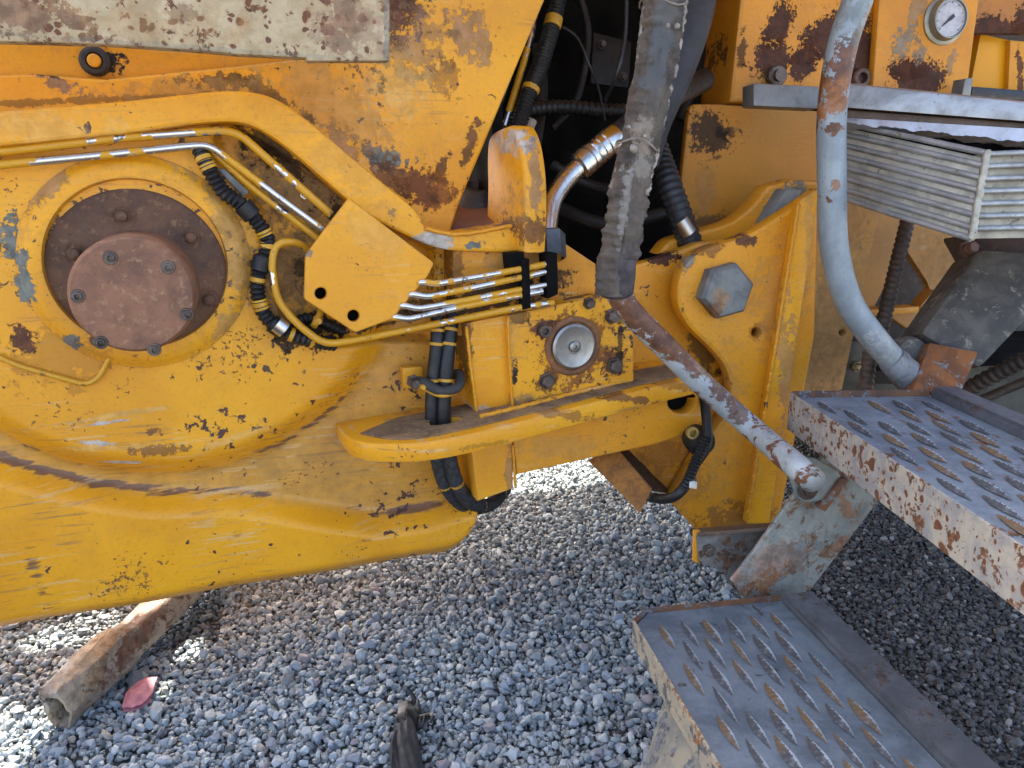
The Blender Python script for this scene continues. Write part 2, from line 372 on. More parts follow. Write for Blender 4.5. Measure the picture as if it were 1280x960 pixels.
# --- big cast side of the front frame: a sculpted face with a proud round boss and a lower skirt
PB = FY(1.86)
def casting():
    X0, X1, nx, ny = -260, 588, 240, 190
    xs = np.linspace(X0, X1, nx); bot = np.interp(xs, [-260, 0, 300, 540], [830, 780, 729, 688])
    e = np.clip((xs - 536) / 53, 0, 1); bot = bot - 50 * (1 - np.sqrt(1 - np.minimum(e, .999) ** 2))
    top = np.interp(xs, [-260, 290, 340, 520, 588], [160, 130, 150, 285, 300])
    px = np.repeat(xs[:, None], ny, 1); t = np.linspace(0, 1, ny)[None, :]
    py = top[:, None] * (1 - t) + bot[:, None] * t
    re = np.sqrt(((px - 190) / 305) ** 2 + ((py - 328) / 257) ** 2)
    boss = smoothstep(1.055, .90, re)
    sy = np.interp(px, [-260, 0, 60, 120, 190, 300, 400, 470, 530, 590], [505, 572, 590, 604, 613, 614, 631, 641, 632, 612])
    skirt = smoothstep(-6, 22, py - sy)
    h = .052 * boss + .060 * skirt + .010 * smoothstep(430, 560, px) * (1 - boss)
    h -= .004 * np.sin(px / 37.) * skirt
    under = smoothstep(-26, 2, py - np.repeat(bot[:, None], ny, 1)); h -= .050 * under ** 2
    # hollow behind the hydraulic tubes
    cx = np.interp(py, [150, 200, 260, 330, 400, 425], [262, 275, 322, 333, 352, 400])
    well = smoothstep(-5, 9, px - cx) * smoothstep(-2, 10, 428 - py) * smoothstep(6, -6, px - 540)
    lip = smoothstep(0, 10, py - (px - 300) * .62 - 158) ; well = well * lip
    h -= .050 * well
    dust = smoothstep(1.0, 1.03, re) * smoothstep(8, -6, py - sy) * smoothstep(700, 420, px) * smoothstep(300, 470, py) * .9
    wear = np.exp(-((py - sy + 2) / 7.) ** 2) * np.interp(px, [-260, 0, 120, 330, 430, 520, 588], [.8, .9, .8, .45, .35, .8, .2])
    wear = np.maximum(wear, np.exp(-((re - 1.02) / .022) ** 2) * smoothstep(380, 470, py) * np.interp(px, [-260, 60, 220, 330, 440, 470], [.5, .35, .4, .75, .6, 0]))
    wear = np.maximum(wear, .62 * dust * 0 + np.exp(-((px - 30 - (py - 640) * .35) / 16.) ** 2) * smoothstep(610, 690, py) * .42)
    co = np.zeros((nx, ny, 3))
    for i in range(nx):
        for j in range(ny):
            p = PB.pt(px[i, j], py[i, j]); co[i, j] = (p.x, p.y - h[i, j], p.z)
    bm = bmesh.new(); V = [[bm.verts.new(co[i, j]) for j in range(ny)] for i in range(nx)]
    for i in range(nx - 1):
        for j in range(ny - 1): bm.faces.new((V[i][j], V[i][j + 1], V[i + 1][j + 1], V[i + 1][j]))
    # return flange all round so that the casting is a solid shell
    loop = [V[i][0] for i in range(nx)] + [V[-1][j] for j in range(1, ny)] + [V[i][-1] for i in range(nx - 2, -1, -1)] + [V[0][j] for j in range(ny - 2, 0, -1)]
    B = [bm.verts.new((v.co.x, 1.98, v.co.z)) for v in loop]
    for i in range(len(loop)): bm.faces.new((loop[i], loop[(i + 1) % len(loop)], B[(i + 1) % len(loop)], B[i]))
    bm.faces.new(B)
    sites = [(15, 300, 12, 26, 5, 'grey'), (30, 365, 9, 22, -6, 'grey'), (28, 425, 13, 16, 0, 'rust'), (75, 445, 55, 34, 0, 'rust', .3),
             (390, 240, 92, 56, 38, 'dirt', .95), (370, 345, 45, 62, 0, 'dirt', .95), (340, 185, 50, 20, 35, 'black', .8), (440, 285, 30, 22, 35, 'black', .85), (400, 415, 55, 18, -10, 'black', .95), (385, 345, 14, 20, 0, 'black', .7), (500, 405, 70, 7, -9, 'black', .85), (545, 385, 30, 14, 0, 'black', .8), (560, 470, 14, 40, 0, 'fade', .6), (470, 545, 40, 8, -8, 'rust', .4),  # black patches by the tubes paint crevice shadow as well as grease
             (300, 545, 50, 4, -14, 'light', .35), (140, 560, 70, 3, 4, 'light', .5), (140, 520, 60, 3, -5, 'light', .5), (150, 580, 24, 2.5, 8, 'pale', .8), (120, 553, 18, 2.5, 10, 'pale', .8), (140, 527, 22, 2, -4, 'pale', .8), (200, 562, 30, 6, 5, 'rust', .7), (190, 540, 8, 5, 0, 'rust', .8)]
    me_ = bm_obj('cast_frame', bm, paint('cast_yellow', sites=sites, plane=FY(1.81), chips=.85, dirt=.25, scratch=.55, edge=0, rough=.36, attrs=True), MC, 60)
    nv = len(me_.data.vertices)
    for nm, arr in (('dust', dust), ('wear', wear)):
        a_ = me_.data.attributes.new(nm, 'FLOAT', 'POINT'); q = np.zeros(nv, np.float32); q[:nx * ny] = arr.ravel(); a_.data.foreach_set('value', q)
    return me_
casting()

# --- rotary hub
PH = FY(1.79); hc = PH.pt(173, 331); hr = (PH.pt(312, 331) - PH.pt(34, 331)).length / 2
dc = FY(1.80).pt(173, 344); dr = (FY(1.8).pt(288, 344) - FY(1.8).pt(58, 344)).length / 2
hub = turned('hub_ring', (hc.x, 1.79, hc.z), NY, [(hr + .016, -.05), (hr + .012, -.012), (hr + .004, -.008), (hr, -.004), (hr - .006, 0), (dr + .012, .004), (dr, .002), (dr - .004, -.02), (dr - .004, -.06)],
             paint('hub_yellow', sites=[(30, 350, 9, 30, 0, 'grey'), (90, 425, 10, 12, 0, 'grey'), (70, 440, 45, 25, 0, 'rust', .3), (60, 230, 40, 12, -45, 'mauve', .7), (250, 215, 50, 9, 30, 'fade', .7), (295, 300, 20, 60, -10, 'fade', .7), (290, 400, 14, 30, 30, 'fade', .7)], plane=PH, chips=.5, dirt=.45, scratch=.25, edge=.4), MC, 96)
disc = turned('bearing_plate', (dc.x, 1.80, dc.z), NY, [(dr + .001, -.03), (dr + .001, -.004), (dr - .004, 0), (0, 0)], M_DISC, MC, 80)
for px, py in ((152, 270), (239, 297), (262, 375), (93, 318), (120, 425)):
    p = FY(1.79).pt(px, py); turned('bolt', (p.x, 1.80, p.z), NY, [(.028, -.004), (.027, .001), (.018, .002), (.015, -.002), (.0125, -.002), (.012, .014), (.010, .018), (.006, .020), (0, .0205)], M_DISC, disc, 20, 60)
cc = FY(1.655).pt(166, 369); cr = (FY(1.655).pt(245, 369) - FY(1.655).pt(87, 369)).length / 2
cap = turned('hub_cap', (cc.x, 1.655, cc.z), NY, [(cr + .006, -.15), (cr + .003, -.012), (cr, -.004), (cr - .004, 0), (cr * .5, .001), (0, .001)], M_CAP, MC, 80)
for px, py in ((138, 322), (210, 334), (97, 370), (234, 393), (126, 428), (193, 437)):
    p = FY(1.655).pt(px, py); turned('bolt', (p.x, 1.654, p.z), NY, [(.0135, 0), (.0125, .002), (.009, .002), (.008, .007), (.005, .008), (.004, .002), (0, .002)], M_BOLT, cap, 14)

tube('grease_pipe', [FY(1.80).pt(*q) for q in ((-60, 425), (0, 447), (22, 457), (60, 468), (108, 481), (124, 472), (137, 447))], .0055, M_YTUBE2, MC, .02)

# --- upper plates of the front frame
SP = FY(1.90)
plate('gusset_plate', SP, [(-260, 160), (-260, 100), (40, 92), (130, 99), (300, 82), (385, 72), (386, -90), (720, -90), (681, 0), (574, 255, 10), (560, 300), (480, 300), (300, 190)], .06,
      paint('side_yellow', YEL2, YEL, [(500, 20, 24, 30, 0, 'rust'), (520, 60, 40, 40, 20, 'mauve', .6), (585, 45, 22, 30, -20, 'mauve', .75), (555, 95, 20, 22, 0, 'rust', .5), (478, 105, 6, 16, 0, 'black', .8), (485, 200, 34, 13, 12, 'grey'), (590, 178, 7, 24, 25, 'rust', .9), (550, 215, 6, 24, 25, 'rust', .9), (540, 240, 34, 22, 0, 'orust'), (505, 225, 40, 20, 30, 'rust', .85), (430, 185, 30, 14, 40, 'mauve', .7), (500, 110, 40, 34, 0, 'light', .5),
            (285, 100, 46, 9, -5, 'black', .8), (335, 116, 40, 9, 30, 'black', .7), (150, 124, 190, 4, -4, 'black', .55), (70, 103, 22, 9, 18, 'mauve', .9), (60, 94, 14, 3, 12, 'black', .8), (240, 112, 90, 14, -8, 'fade', .5), (400, 120, 100, 30, 30, 'fade', .45)], SP, chips=.6, dirt=.35, scratch=.4), MC, .006)
UPP = FY(1.955)
plate('cover_panel', UPP, [(-260, -90), (430, -90), (430, 115), (-260, 130)], .03, paint('upper_yellow', YEL2, ORG, [(137, 77, 20, 12, 0, 'black'), (290, 66, 16, 4, 0, 'black')], UPP, chips=.15, dirt=.4, scratch=.3, edge=0), MC)
p = FY(1.95).pt(119, 77); pb = turned('plug_boss', p, NY, [(.030, -.01), (.030, .010), (.024, .015), (.017, .015), (.016, .004), (0, .004)], flat('greasy_boss', (.03, .022, .015), .6), MC, 24)
turned('plug', p, NY, [(.0135, .004), (.0135, .018), (.010, .021), (0, .021)], paint('plug_yellow', ORG, edge=0), pb, 16)

WP = FY(1.58)
plate('cover_sheet', WP, [(-300, -150), (488, -150), (487, 76), (385, 76), (383, 72), (300, 68), (260, 64), (130, 55), (-300, 44)], .035,
      steel('pale_rusty_paint', (.47, .365, .215), (.36, .265, .145), amount=.40, metal=0, rough=.75, sc=2.5, pits=27, spotc=(.20, .085, .035), sites=[(30, 15, 60, 26, 10, 'rust', .8), (90, 27, 26, 9, 0, 'rust', .7), (430, 25, 18, 34, 0, 'rust', .6), (225, 18, 16, 12, 0, 'rust', .5), (440, 30, 40, 34, 0, 'mauve', .5), (160, 30, 120, 20, 0, 'fade', .35), (20, 22, 60, 18, 0, 'mauve', .6), (484, 40, 4, 60, 0, 'grey', .5), (250, 60, 240, 3, 1, 'grey', .3)], plane=WP), MC, .003)

# --- curved rail with its lug
RP = FY(1.755)
plate('frame_rail', RP, [(-260, 150), (0, 139), (150, 127), (285, 112, 40), (335, 117, 40), (375, 142, 30), (440, 197), (522, 264, 12), (532, 285), (575, 292), (640, 281), (676, 272), (677, 316), (560, 315, 40), (520, 301, 30), (455, 268), (352, 178, 40), (310, 153, 40), (265, 152, 40), (150, 168), (0, 183), (-260, 203)], .12,
      paint('rail_yellow', sites=[(545, 300, 20, 14, 0, 'pale', .9), (592, 305, 12, 7, 0, 'grey'), (610, 275, 70, 10, 3, 'mauve'), (655, 285, 18, 14, 0, 'rust', .8), (40, 155, 90, 22, 4, 'light', .35), (430, 205, 60, 22, 38, 'fade', .25)], plane=RP, chips=.15, dirt=.35, scratch=.25, edge=.45), MC, .007)
# sloping shoulder that ties rail, side plate and lug together
SH = HZ(FY(1.755).pt(600, 283).z)
zs = SH.o.z
bm = bmesh.new()
sh = [PD(524, 262, 1.99), PD(534, 285, 1.97), PD(610, 290, 1.97), PD(645, 280, 1.96), PD(640, 262, 2.06), PD(575, 256, 2.12), PD(545, 250, 2.12)]
a = [bm.verts.new(q) for q in sh]; b = [bm.verts.new(q + Vector((0, .02, -.06))) for q in sh]
bm.faces.new(a); bm.faces.new(b[::-1])
for i in range(len(sh)): bm.faces.new((a[i], b[i], b[(i + 1) % len(sh)], a[(i + 1) % len(sh)]))
bm_obj('rail_shoulder', bm, rusty('shoulder_rust', (.30, .17, .11), (.22, .10, .05), (.42, .33, .27), .6, 1.2, .1), MC)
X1 = FY(1.70).pt(655, 240).x; X2 = FY(1.70).pt(677, 240).x
zt = FY(1.80).pt(640, 157).z; zb = FY(1.70).pt(655, 316).z
LP = XP(X1); yb = LP.pt(609, 200).y
loc = lambda Y, z: LP.loc(Vector((X1, Y, z)))
H_ = zt - zb
plate('lifting_lug', LP, [loc(y, z) for y, z in spline([(1.70, zb), (1.692, zb + H_ * .30), (1.698, zb + H_ * .58), (1.725, zb + H_ * .82), (1.765, zb + H_ * .96), (1.81, zt), (yb - .03, zb + H_ * .95), (yb, zb + H_ * .80), (yb, zb + H_ * .5), (yb + .01, zb + H_ * .25), (yb + .02, zb)], 5)], X2 - X1 + .012,
      paint('lug_yellow', sites=[(640, 168, 34, 16, 20, 'pale', .85), (666, 225, 9, 44, 4, 'mauve', .75), (662, 285, 20, 16, 0, 'rust', .85), (625, 200, 9, 6, 0, 'rust'), (640, 260, 14, 30, 0, 'fade', .5)], plane=FY(1.72), chips=.5, dirt=.4, edge=.6), MC, .008, local=True)
turned('socket', PD(597, 238, 2.12), (0, -.35, 1), [(.06, -.12), (.06, 0), (.05, .012), (.035, .014), (.03, -.01), (0, -.01)], rusty('socket_grey', (.10, .10, .10), (.05, .05, .05), (.2, .19, .17)), MC, 24)

# --- hydraulic tubes on the front frame
def T(pts, Y): return [FY(q[2] if len(q) > 2 else Y).pt(q[0], q[1]) for q in pts]
tube('hydraulic_tube', T([(-200, 200), (0, 190), (150, 172), (278, 163), (300, 168), (350, 212), (414, 268)], 1.775), .0088, M_YTUBE, MC, .045)
tube('hydraulic_tube', T([(-200, 226), (0, 206), (130, 194), (232, 183), (262, 181), (345, 244), (405, 288)], 1.770), .0082, M_YTUBE2, MC, .04)
tube('hydraulic_tube', T([(252, 181, 1.80), (266, 190, 1.79), (320, 238, 1.785), (400, 300, 1.785)], 1.785), .0080, M_YTUBE, MC, .03)
tube('hydraulic_tube', T([(392, 318, 1.80), (372, 302, 1.775), (345, 303, 1.765), (339, 330, 1.76), (346, 375, 1.76), (372, 406, 1.755), (406, 431, 1.75), (450, 424, 1.74), (560, 402, 1.72), (640, 386, 1.705), (692, 378, 1.70)], 1.76), .0085, M_YTUBE, MC, .03)
for q in ([(500, 362, 1.76), (527, 352), (545, 355), (579, 349), (643, 338), (684, 330)], [(495, 375, 1.76), (516, 367), (533, 371), (585, 361), (636, 350), (682, 340)],
          [(486, 388, 1.76), (504, 381), (522, 386), (585, 375), (636, 365), (682, 356)], [(478, 400, 1.76), (494, 396), (510, 399), (575, 384), (636, 372), (678, 364)]):
    tube('hydraulic_tube', T(q, 1.70), .0078, M_YTUBE2, MC, .02)
quadbox('tube_clamp', [FY(1.69).pt(*q) for q in ((652, 325), (662, 323), (664, 385), (654, 388))], Vector((0, .03, 0)), M_BLACK, MC)
quadbox('tube_clamp', [FY(1.69).pt(*q) for q in ((683, 318), (697, 316), (698, 368), (685, 374))], Vector((0, .05, 0)), M_BLACK, MC)
corr1 = [(248, 182, 1.79), (258, 205), (278, 238), (302, 256), (325, 282), (335, 305), (326, 332), (322, 362), (330, 392), (352, 412), (385, 425), (420, 430, 1.80)]
corr('corrugated_hose', T(corr1, 1.775), .0158, M_RUBBER, MC)
bands(T(corr1, 1.775), .0172, (.08, .10, .40, .47, .60, .69, .70, .86, .92), M_YBAND, MC)
bands(T(corr1, 1.775), .021, (.30, .54, .80), M_RUBBER, MC, .03, 'hose_clip')
quadbox('clip_bar', [FY(1.79).pt(*q) for q in ((272, 212), (280, 210), (312, 240), (304, 246))], Vector((0, .02, 0)), flat('grey_bar', (.16, .16, .15), .5, .3), MC)
quadbox('clip_bar', [FY(1.80).pt(*q) for q in ((318, 180), (332, 186), (350, 205), (340, 210))], Vector((0, .03, 0)), M_BLACK, MC)
bolt('bolt', FY(1.80).pt(381, 243), NY, .008, .02, M_STEEL, MC); bolt('bolt', FY(1.79).pt(397, 400), NY, .009, .02, M_YBAND, MC)
corr('corrugated_hose', T([(352, 412, 1.80), (365, 405, 1.82), (390, 398, 1.83), (430, 415, 1.83)], 1.8), .013, M_RUBBER, MC)
tube('fitting', T([(392, 408, 1.77), (400, 393, 1.79), (404, 380, 1.82)], 1.78), .008, M_YBAND, MC)
tube('fitting', T([(345, 404, 1.765), (356, 412, 1.765)], 1.78), .021, M_STEEL, MC)
CP = FY(1.705)
plate('cover_plate', CP, [(436, 248, 3), (543, 329, 4), (535, 345), (490, 399), (444, 416, 4), (380, 374, 4), (382, 319, 3)], .018,
      paint('cover_yellow', sites=[(384, 316, 8, 5, 40, 'grey', .8), (470, 290, 40, 20, 30, 'light', .25)], plane=CP, chips=.05, dirt=.22, scratch=.45, edge=.35), MC, .003, holes=[(401, 367, 7.5), (442, 395, 7.5)])
for a, b in ((401, 367), (442, 395)): turned('bolt_hole', FY(1.735).pt(a, b), NY, [(.024, -.02), (.024, 0), (0, -.004)], M_BLACK, MC, 16)

# --- swivel block, shelf and lower lug
BLP = FY(1.715); blk = paint('block_yellow', sites=[(718, 433, 40, 40, 0, 'orust', .9), (700, 368, 50, 9, 4, 'rust', .9), (679, 410, 15, 15, 0, 'rust'), (683, 475, 13, 13, 0, 'rust', .8), (768, 455, 15, 15, 0, 'rust', .9), (775, 425, 4, 34, 0, 'black', .8), (644, 468, 4, 14, 0, 'black'), (650, 395, 12, 9, 0, 'black', .7), (700, 505, 90, 9, 9, 'dirt', .9), (640, 400, 8, 60, 0, 'fade', .3)], plane=BLP, chips=.45, dirt=.32, scratch=.5, edge=.55)
plate('swivel_block', BLP, [(634, 394), (700, 380), (768, 366, 8), (792, 400), (793, 472), (790, 500), (640, 530)], .34, blk, MC, .006)
plate('block_cheek', FY(1.728), [(582, 404), (636, 393), (640, 540), (596, 545), (594, 515)], .30, paint('cheek_yellow', YEL, ORG, [(585, 430, 6, 60, 0, 'black', .7), (600, 515, 14, 6, 0, 'pale', .6)], FY(1.728), chips=.2, dirt=.3, scratch=.5, edge=.5), MC, .005)
plate('block_web', FY(1.77), [(566, 300), (700, 300), (745, 330), (745, 420), (566, 420)], .2, paint('web_yellow', ORG, ORG2, [(570, 340, 8, 40, 0, 'black', .6), (640, 325, 40, 10, 0, 'fade', .6), (620, 372, 80, 18, -8, 'black', .9), (690, 350, 30, 14, 0, 'black', .8)], FY(1.77), chips=.3, edge=.3), MC)  # black patches behind the tubes: painted shadow together with grease
quadbox('grease_block', [FY(1.70).pt(*q) for q in ((636, 317), (655, 315), (660, 352), (640, 356))], Vector((0, .05, 0)), M_BLACK, MC)
pc = FY(1.70).pt(719, 434); q = FY(1.7).px(719, 434)
turned('pin_seat', (pc.x, 1.712, pc.z), NY, [(38 * q, 0), (36 * q, .004), (33 * q, .005), (30.5 * q, .001), (30 * q, -.006), (0, -.006)], rusty('seat_rust', (.26, .11, .04), (.13, .06, .03), (.36, .2, .09), .75, 2, 0), MC, 40)
turned('pivot_pin', (pc.x, 1.712, pc.z), NY, [(29.5 * q, -.006), (29 * q, .006), (26 * q, .010), (22 * q, .008), (12 * q, .005), (9 * q, .005), (8.5 * q, .002), (7 * q, .002), (6.5 * q, .010), (4 * q, .013), (3 * q, .013), (2.6 * q, .006), (0, .006)], M_PIN, MC, 48)
for px, py, r in ((679, 413, .017), (683, 476, .0165), (768, 457, .0175), (765, 395, .016), (736, 379, .012)):
    bolt('bolt', FY(1.713).pt(px, py), NY, r, .018, M_BOLT, MC, px != 679)
e0, e1 = FY(1.65).pt(480, 553), FY(1.655).pt(868, 472); dv = e1 - e0
ZP = Plane(e0, (-dv.z, 0, dv.x))
front = [(424, 536), (434, 546), (452, 553), (480, 555), (530, 553), (600, 540), (700, 514), (800, 488), (868, 472)]
def on(px, py, Y=None):
    p = ZP.pt(px, py)
    if Y: p.y = Y
    return ZP.loc(p)
fr = [tuple(v) for v in spline([ZP.loc(ZP.pt(*q)) for q in front], 5)]
p0, p1 = ZP.pt(*front[0]), ZP.pt(*front[-1])
bk = [ZP.loc(Vector((p1.x + .02, 1.98, p1.z + .02 * dv.z / dv.x))), ZP.loc(Vector((p0.x - .01, 1.98, p0.z)))]
hl = ZP.loc(ZP.pt(556, 527)); hole = [(hl[0] + .03 * math.cos(a * .5236), hl[1] + .045 * math.sin(a * .5236)) for a in range(12)]
plate('shelf_plate', ZP, fr + bk, .046, paint('shelf_yellow', YEL, YEL2, [(690, 512, 60, 5, 14, 'rust', .6), (770, 495, 60, 5, 14, 'rust', .8), (830, 478, 40, 6, 14, 'orust', .6), (600, 545, 30, 3, 0, 'black', .35)], FY(1.655), chips=.3, dirt=.3, scratch=.75, edge=.6), MC, .005, holes=[hole], local=True)
ZT = ZP.off(.004)
dl = [ZT.loc(ZT.pt(*q)) for q in ((450, 541), (490, 548), (535, 545), (600, 531), (700, 506), (800, 480), (862, 467))]
dq = ZT.pt(862, 467); dr_ = ZT.pt(450, 541)
dl = [tuple(v) for v in spline(dl, 4)] + [ZT.loc(Vector((dq.x, 1.80, dq.z))), ZT.loc(Vector((dr_.x + .10, 1.80, dr_.z + .10 * dv.z / dv.x)))]
dirt_l = plate('dirt_layer', ZT, dl, .004, rusty('shelf_dirt', (.27, .165, .075), (.10, .06, .032), (.42, .28, .13), .9, 1.8, 0), MC, .001, holes=[hole], local=True); dirt_l['kind'] = 'stuff'
LGP = FY(1.695)
plate('lug_plate', LGP, [(642, 548), (760, 515), (862, 484), (888, 474), (896, 492, 14), (884, 524, 24), (855, 545, 20), (820, 556), (735, 574), (646, 594)], .05,
      paint('lower_lug_yellow', ORG, YEL2, [(700, 560, 60, 14, 8, 'fade', .35)], LGP, chips=.2, dirt=.4, scratch=.4, edge=.5), MC, .006, holes=[(852, 503, 17, 14)])
quadbox('lug_backing', [FY(1.735).pt(*q) for q in ((828, 485), (884, 480), (872, 520), (832, 524))], Vector((0, .06, 0)), M_BLACK, MC)
plate('column', FY(1.70), [(588, 556), (641, 548), (642, 611), (597, 627)], .22, paint('column_yellow', YEL, YEL2, [(638, 590, 6, 30, 0, 'mauve', .6)], FY(1.7), chips=.2, dirt=.3, scratch=.5), MC, .005)

# hoses that drop through the shelf
for pts, r, mt in (([(547, 395, 1.77), (546, 430, 1.755), (541, 480, 1.745), (540, 528, 1.74), (548, 580, 1.75), (560, 612, 1.77), (580, 632, 1.82), (604, 634, 1.95), (625, 620, 2.15)], .0165, M_HOSE),
                   ([(566, 392, 1.77), (561, 430, 1.75), (556, 480, 1.735), (555, 528, 1.73), (562, 575, 1.735), (574, 610, 1.745), (592, 630, 1.80), (614, 630, 1.95), (632, 612, 2.15)], .0175, M_HOSE)):
    P = T(pts, 1.75); path = spline(P, 8)
    sp = int(len(path) * .47)
    bm = bmesh.new(); sweep(bm, path, r, 14); ho = bm_obj('hose', bm, M_RUBBER if r < .017 else M_RUBBER, MC, 60)
    lowpts = path[sp:]
    bm = bmesh.new(); sweep(bm, resample(lowpts, .003), lambda t, L, a: r * 1.06 + .0012 * math.sin(L * 900 + 2 * a), 12); bm_obj('hose_sleeve', bm, M_HOSE, MC, 60)
    bands(P, r * 1.08, (.08, .13, .24, .40, .43, .60, .80, .95), M_YBAND, MC, .007)
P = T([(516, 478, 1.80), (530, 478, 1.73), (550, 489, 1.705), (572, 484, 1.715), (574, 468, 1.76), (560, 470, 1.80)], 1.75)
tube('hose_clamp', P, .0125, flat('clamp_rubber', (.045, .04, .036), .7), MC, seg=10)
tube('clamp_liner', T([(524, 482, 1.735), (550, 494, 1.70), (570, 490, 1.708)], 1.7), .006, M_YBAND, MC)
bolt('bolt', FY(1.755).pt(517, 477), NY, .013, .03, M_BOLT, MC); bolt('bolt', FY(1.73).pt(527, 482), NY, .007, .02, M_YBAND, MC)
quadbox('clamp_bracket', [FY(1.80).pt(*q) for q in ((503, 460), (528, 458), (530, 486), (505, 486))], Vector((0, .03, 0)), paint('clamp_paint', chips=.2, edge=.3), MC)

M_WELD = paint('weld_yellow', ORG, YEL2, chips=.5, dirt=.7, edge=0)
for pts, r in (([BLP.off(.002).pt(*q) for q in ((635, 396), (637, 450), (641, 512))], .0045), ([ZP.off(.006).pt(*q) for q in ((600, 521), (650, 509), (720, 491), (790, 474))], .008), ([FY(1.70).off(.002).pt(*q) for q in ((641, 556), (643, 590), (644, 608))], .0045),
               ([FY(1.752).pt(*q) for q in ((532, 286), (575, 293), (640, 282))], .006), ([FY(1.725).pt(*q) for q in ((583, 408), (590, 470), (596, 514))], .005), ([RD(1.885).pt(*q) for q in ((998, 256), (968, 440), (935, 640))], .007), ([FY(1.898).pt(*q) for q in ((345, 142), (430, 198), (510, 256))], .009)):
    bm = bmesh.new(); sweep(bm, resample(spline(pts, 10), .003), lambda t, L, a: r * .8 * (1 + .10 * math.sin(L * 520 + 3 * math.sin(L * 60)) + .12 * math.sin(L * 170 + a)) + random.uniform(-.0004, .0004), 8); bm_obj('weld_bead', bm, M_WELD, MC, 60)

# --- inside of the articulation; its darkness is put into the near-black panel colour
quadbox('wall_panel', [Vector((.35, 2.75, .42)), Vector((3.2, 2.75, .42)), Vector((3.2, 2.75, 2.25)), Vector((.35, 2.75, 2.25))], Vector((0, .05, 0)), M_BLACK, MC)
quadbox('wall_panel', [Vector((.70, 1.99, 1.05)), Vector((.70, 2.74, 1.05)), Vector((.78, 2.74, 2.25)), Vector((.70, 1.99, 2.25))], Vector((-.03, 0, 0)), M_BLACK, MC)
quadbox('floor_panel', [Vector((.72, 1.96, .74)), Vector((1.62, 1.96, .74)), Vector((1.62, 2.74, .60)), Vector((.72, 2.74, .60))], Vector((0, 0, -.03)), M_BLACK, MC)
tube('bundle_tube', [PD(676, -40, 2.12), PD(664, 40, 2.1), PD(648, 100, 2.08), PD(630, 158, 2.06)], .010, M_YTUBE2, MC)
tube('bundle_tube', [PD(668, -40, 2.16), PD(650, 50, 2.15), PD(634, 100, 2.14), PD(612, 165, 2.12)], .012, flat('shiny_black', (.02, .02, .02), .2), MC)
cp = [PD(705, -40, 2.10), PD(692, 25, 2.1), PD(676, 80, 2.08), PD(660, 120, 2.06), PD(645, 165, 2.06)]
corr('bundle_hose', cp, .022, flat('black_conduit', (.03, .03, .03), .35), MC, .010, .12)
bands(cp, .025, (.25, .28, .72), M_YBAND, MC, .014)
tube('cable', [PD(700, 32, 2.2), PD(722, 48, 2.2), PD(736, 80, 2.2), PD(748, 110, 2.25), PD(756, 150, 2.3)], .004, flat('cable_black', (.03, .03, .03), .3), MC)
tube('cable', [PD(783, -30, 2.2), PD(782, 40, 2.2), PD(772, 90, 2.2), PD(755, 130, 2.3)], .006, flat('cable_grey', (.035, .036, .04), .35), MC)
corr('dark_hose', [PD(655, 138, 2.35), PD(700, 134, 2.4), PD(750, 138, 2.4), PD(790, 140, 2.4)], .022, flat('braided_black', (.018, .018, .018), .4), MC, .02, .12)
tube('grease_line', [PD(665, 150, 2.15), PD(660, 165, 2.15), PD(666, 185, 2.15)], .016, flat('pale_plastic', (.40, .30, .22), .6), MC)
corr('dark_hose', [PD(800, 120, 2.3), PD(822, 190, 2.25), PD(840, 240, 2.2), PD(872, 330, 2.2)], .035, flat('hose_dark', (.015, .016, .018), .5), MC, .02, .06)
tube('hose_fitting', [PD(851, 275, 2.11), PD(862, 292, 2.12)], .020, M_STEEL, MC)
M_DIM = flat('dim_steel', (.022, .020, .019), .6, .1, .5, 14)
for pts, r in (([PD(690, 205, 2.45), PD(740, 232, 2.45), PD(800, 240, 2.4)], .016), ([PD(668, 60, 2.55), PD(676, 110, 2.5), PD(668, 180, 2.45)], .024), ([PD(716, -30, 2.5), PD(735, 40, 2.5), PD(722, 120, 2.5), PD(690, 160, 2.5)], .012), ([PD(905, 40, 2.6), PD(880, 60, 2.55), PD(868, 110, 2.5), PD(850, 150, 2.5)], .018), ([PD(700, 260, 2.5), PD(760, 280, 2.45), PD(850, 262, 2.45)], .022)):
    tube('dark_pipe', pts, r, M_DIM, MC)
quadbox('dim_bracket', [PD(742, 40, 2.62), PD(790, 52, 2.62), PD(786, 110, 2.62), PD(738, 104, 2.62)], Vector((0, .04, 0)), M_DIM, MC, .006)
quadbox('dim_bracket', [PD(868, 24, 2.62), PD(915, 30, 2.62), PD(912, 120, 2.62), PD(862, 116, 2.62)], Vector((0, .04, 0)), M_DIM, MC, .006)
for a_, b_ in ((752, 56), (778, 96), (880, 44), (900, 100)): bolt('bolt', PD(a_, b_, 2.61), NY, .012, .018, M_BOLT, MC)
# steel elbow fitting
E = [PD(684, 310, 1.90), PD(684, 285, 1.92), PD(690, 252, 1.95), PD(708, 224, 1.98), PD(732, 202, 2.0), PD(748, 190, 2.01)]
tube('steel_elbow', E, .0255, M_STEEL, MC, seg=18)
bm = bmesh.new(); ax = (PD(775, 168, 2.03) - PD(728, 206, 2.0)); o_ = PD(722, 210, 1.995); L_ = ax.length * 1.3
lathe(bm, o_, ax, [(.028, 0), (.037, .004), (.037, .035), (.033, .037), (.033, .040), (.037, .042), (.037, .055), (.034, .057), (.036, .060), (.036, .075), (.033, .077), (.036, .080), (.036, .095), (.033, .098), (.036, .101), (.036, .14), (.03, .15), (0, .15)], 28)
bm_obj('hose_ferrule', bm, M_STEEL, MC)
tube('hydraulic_hose', [o_ + ax.normalized() * q for q in (.13, .22, .30)] + [PD(880, 100, 2.3)], .033, M_RUBBER, MC, seg=16)
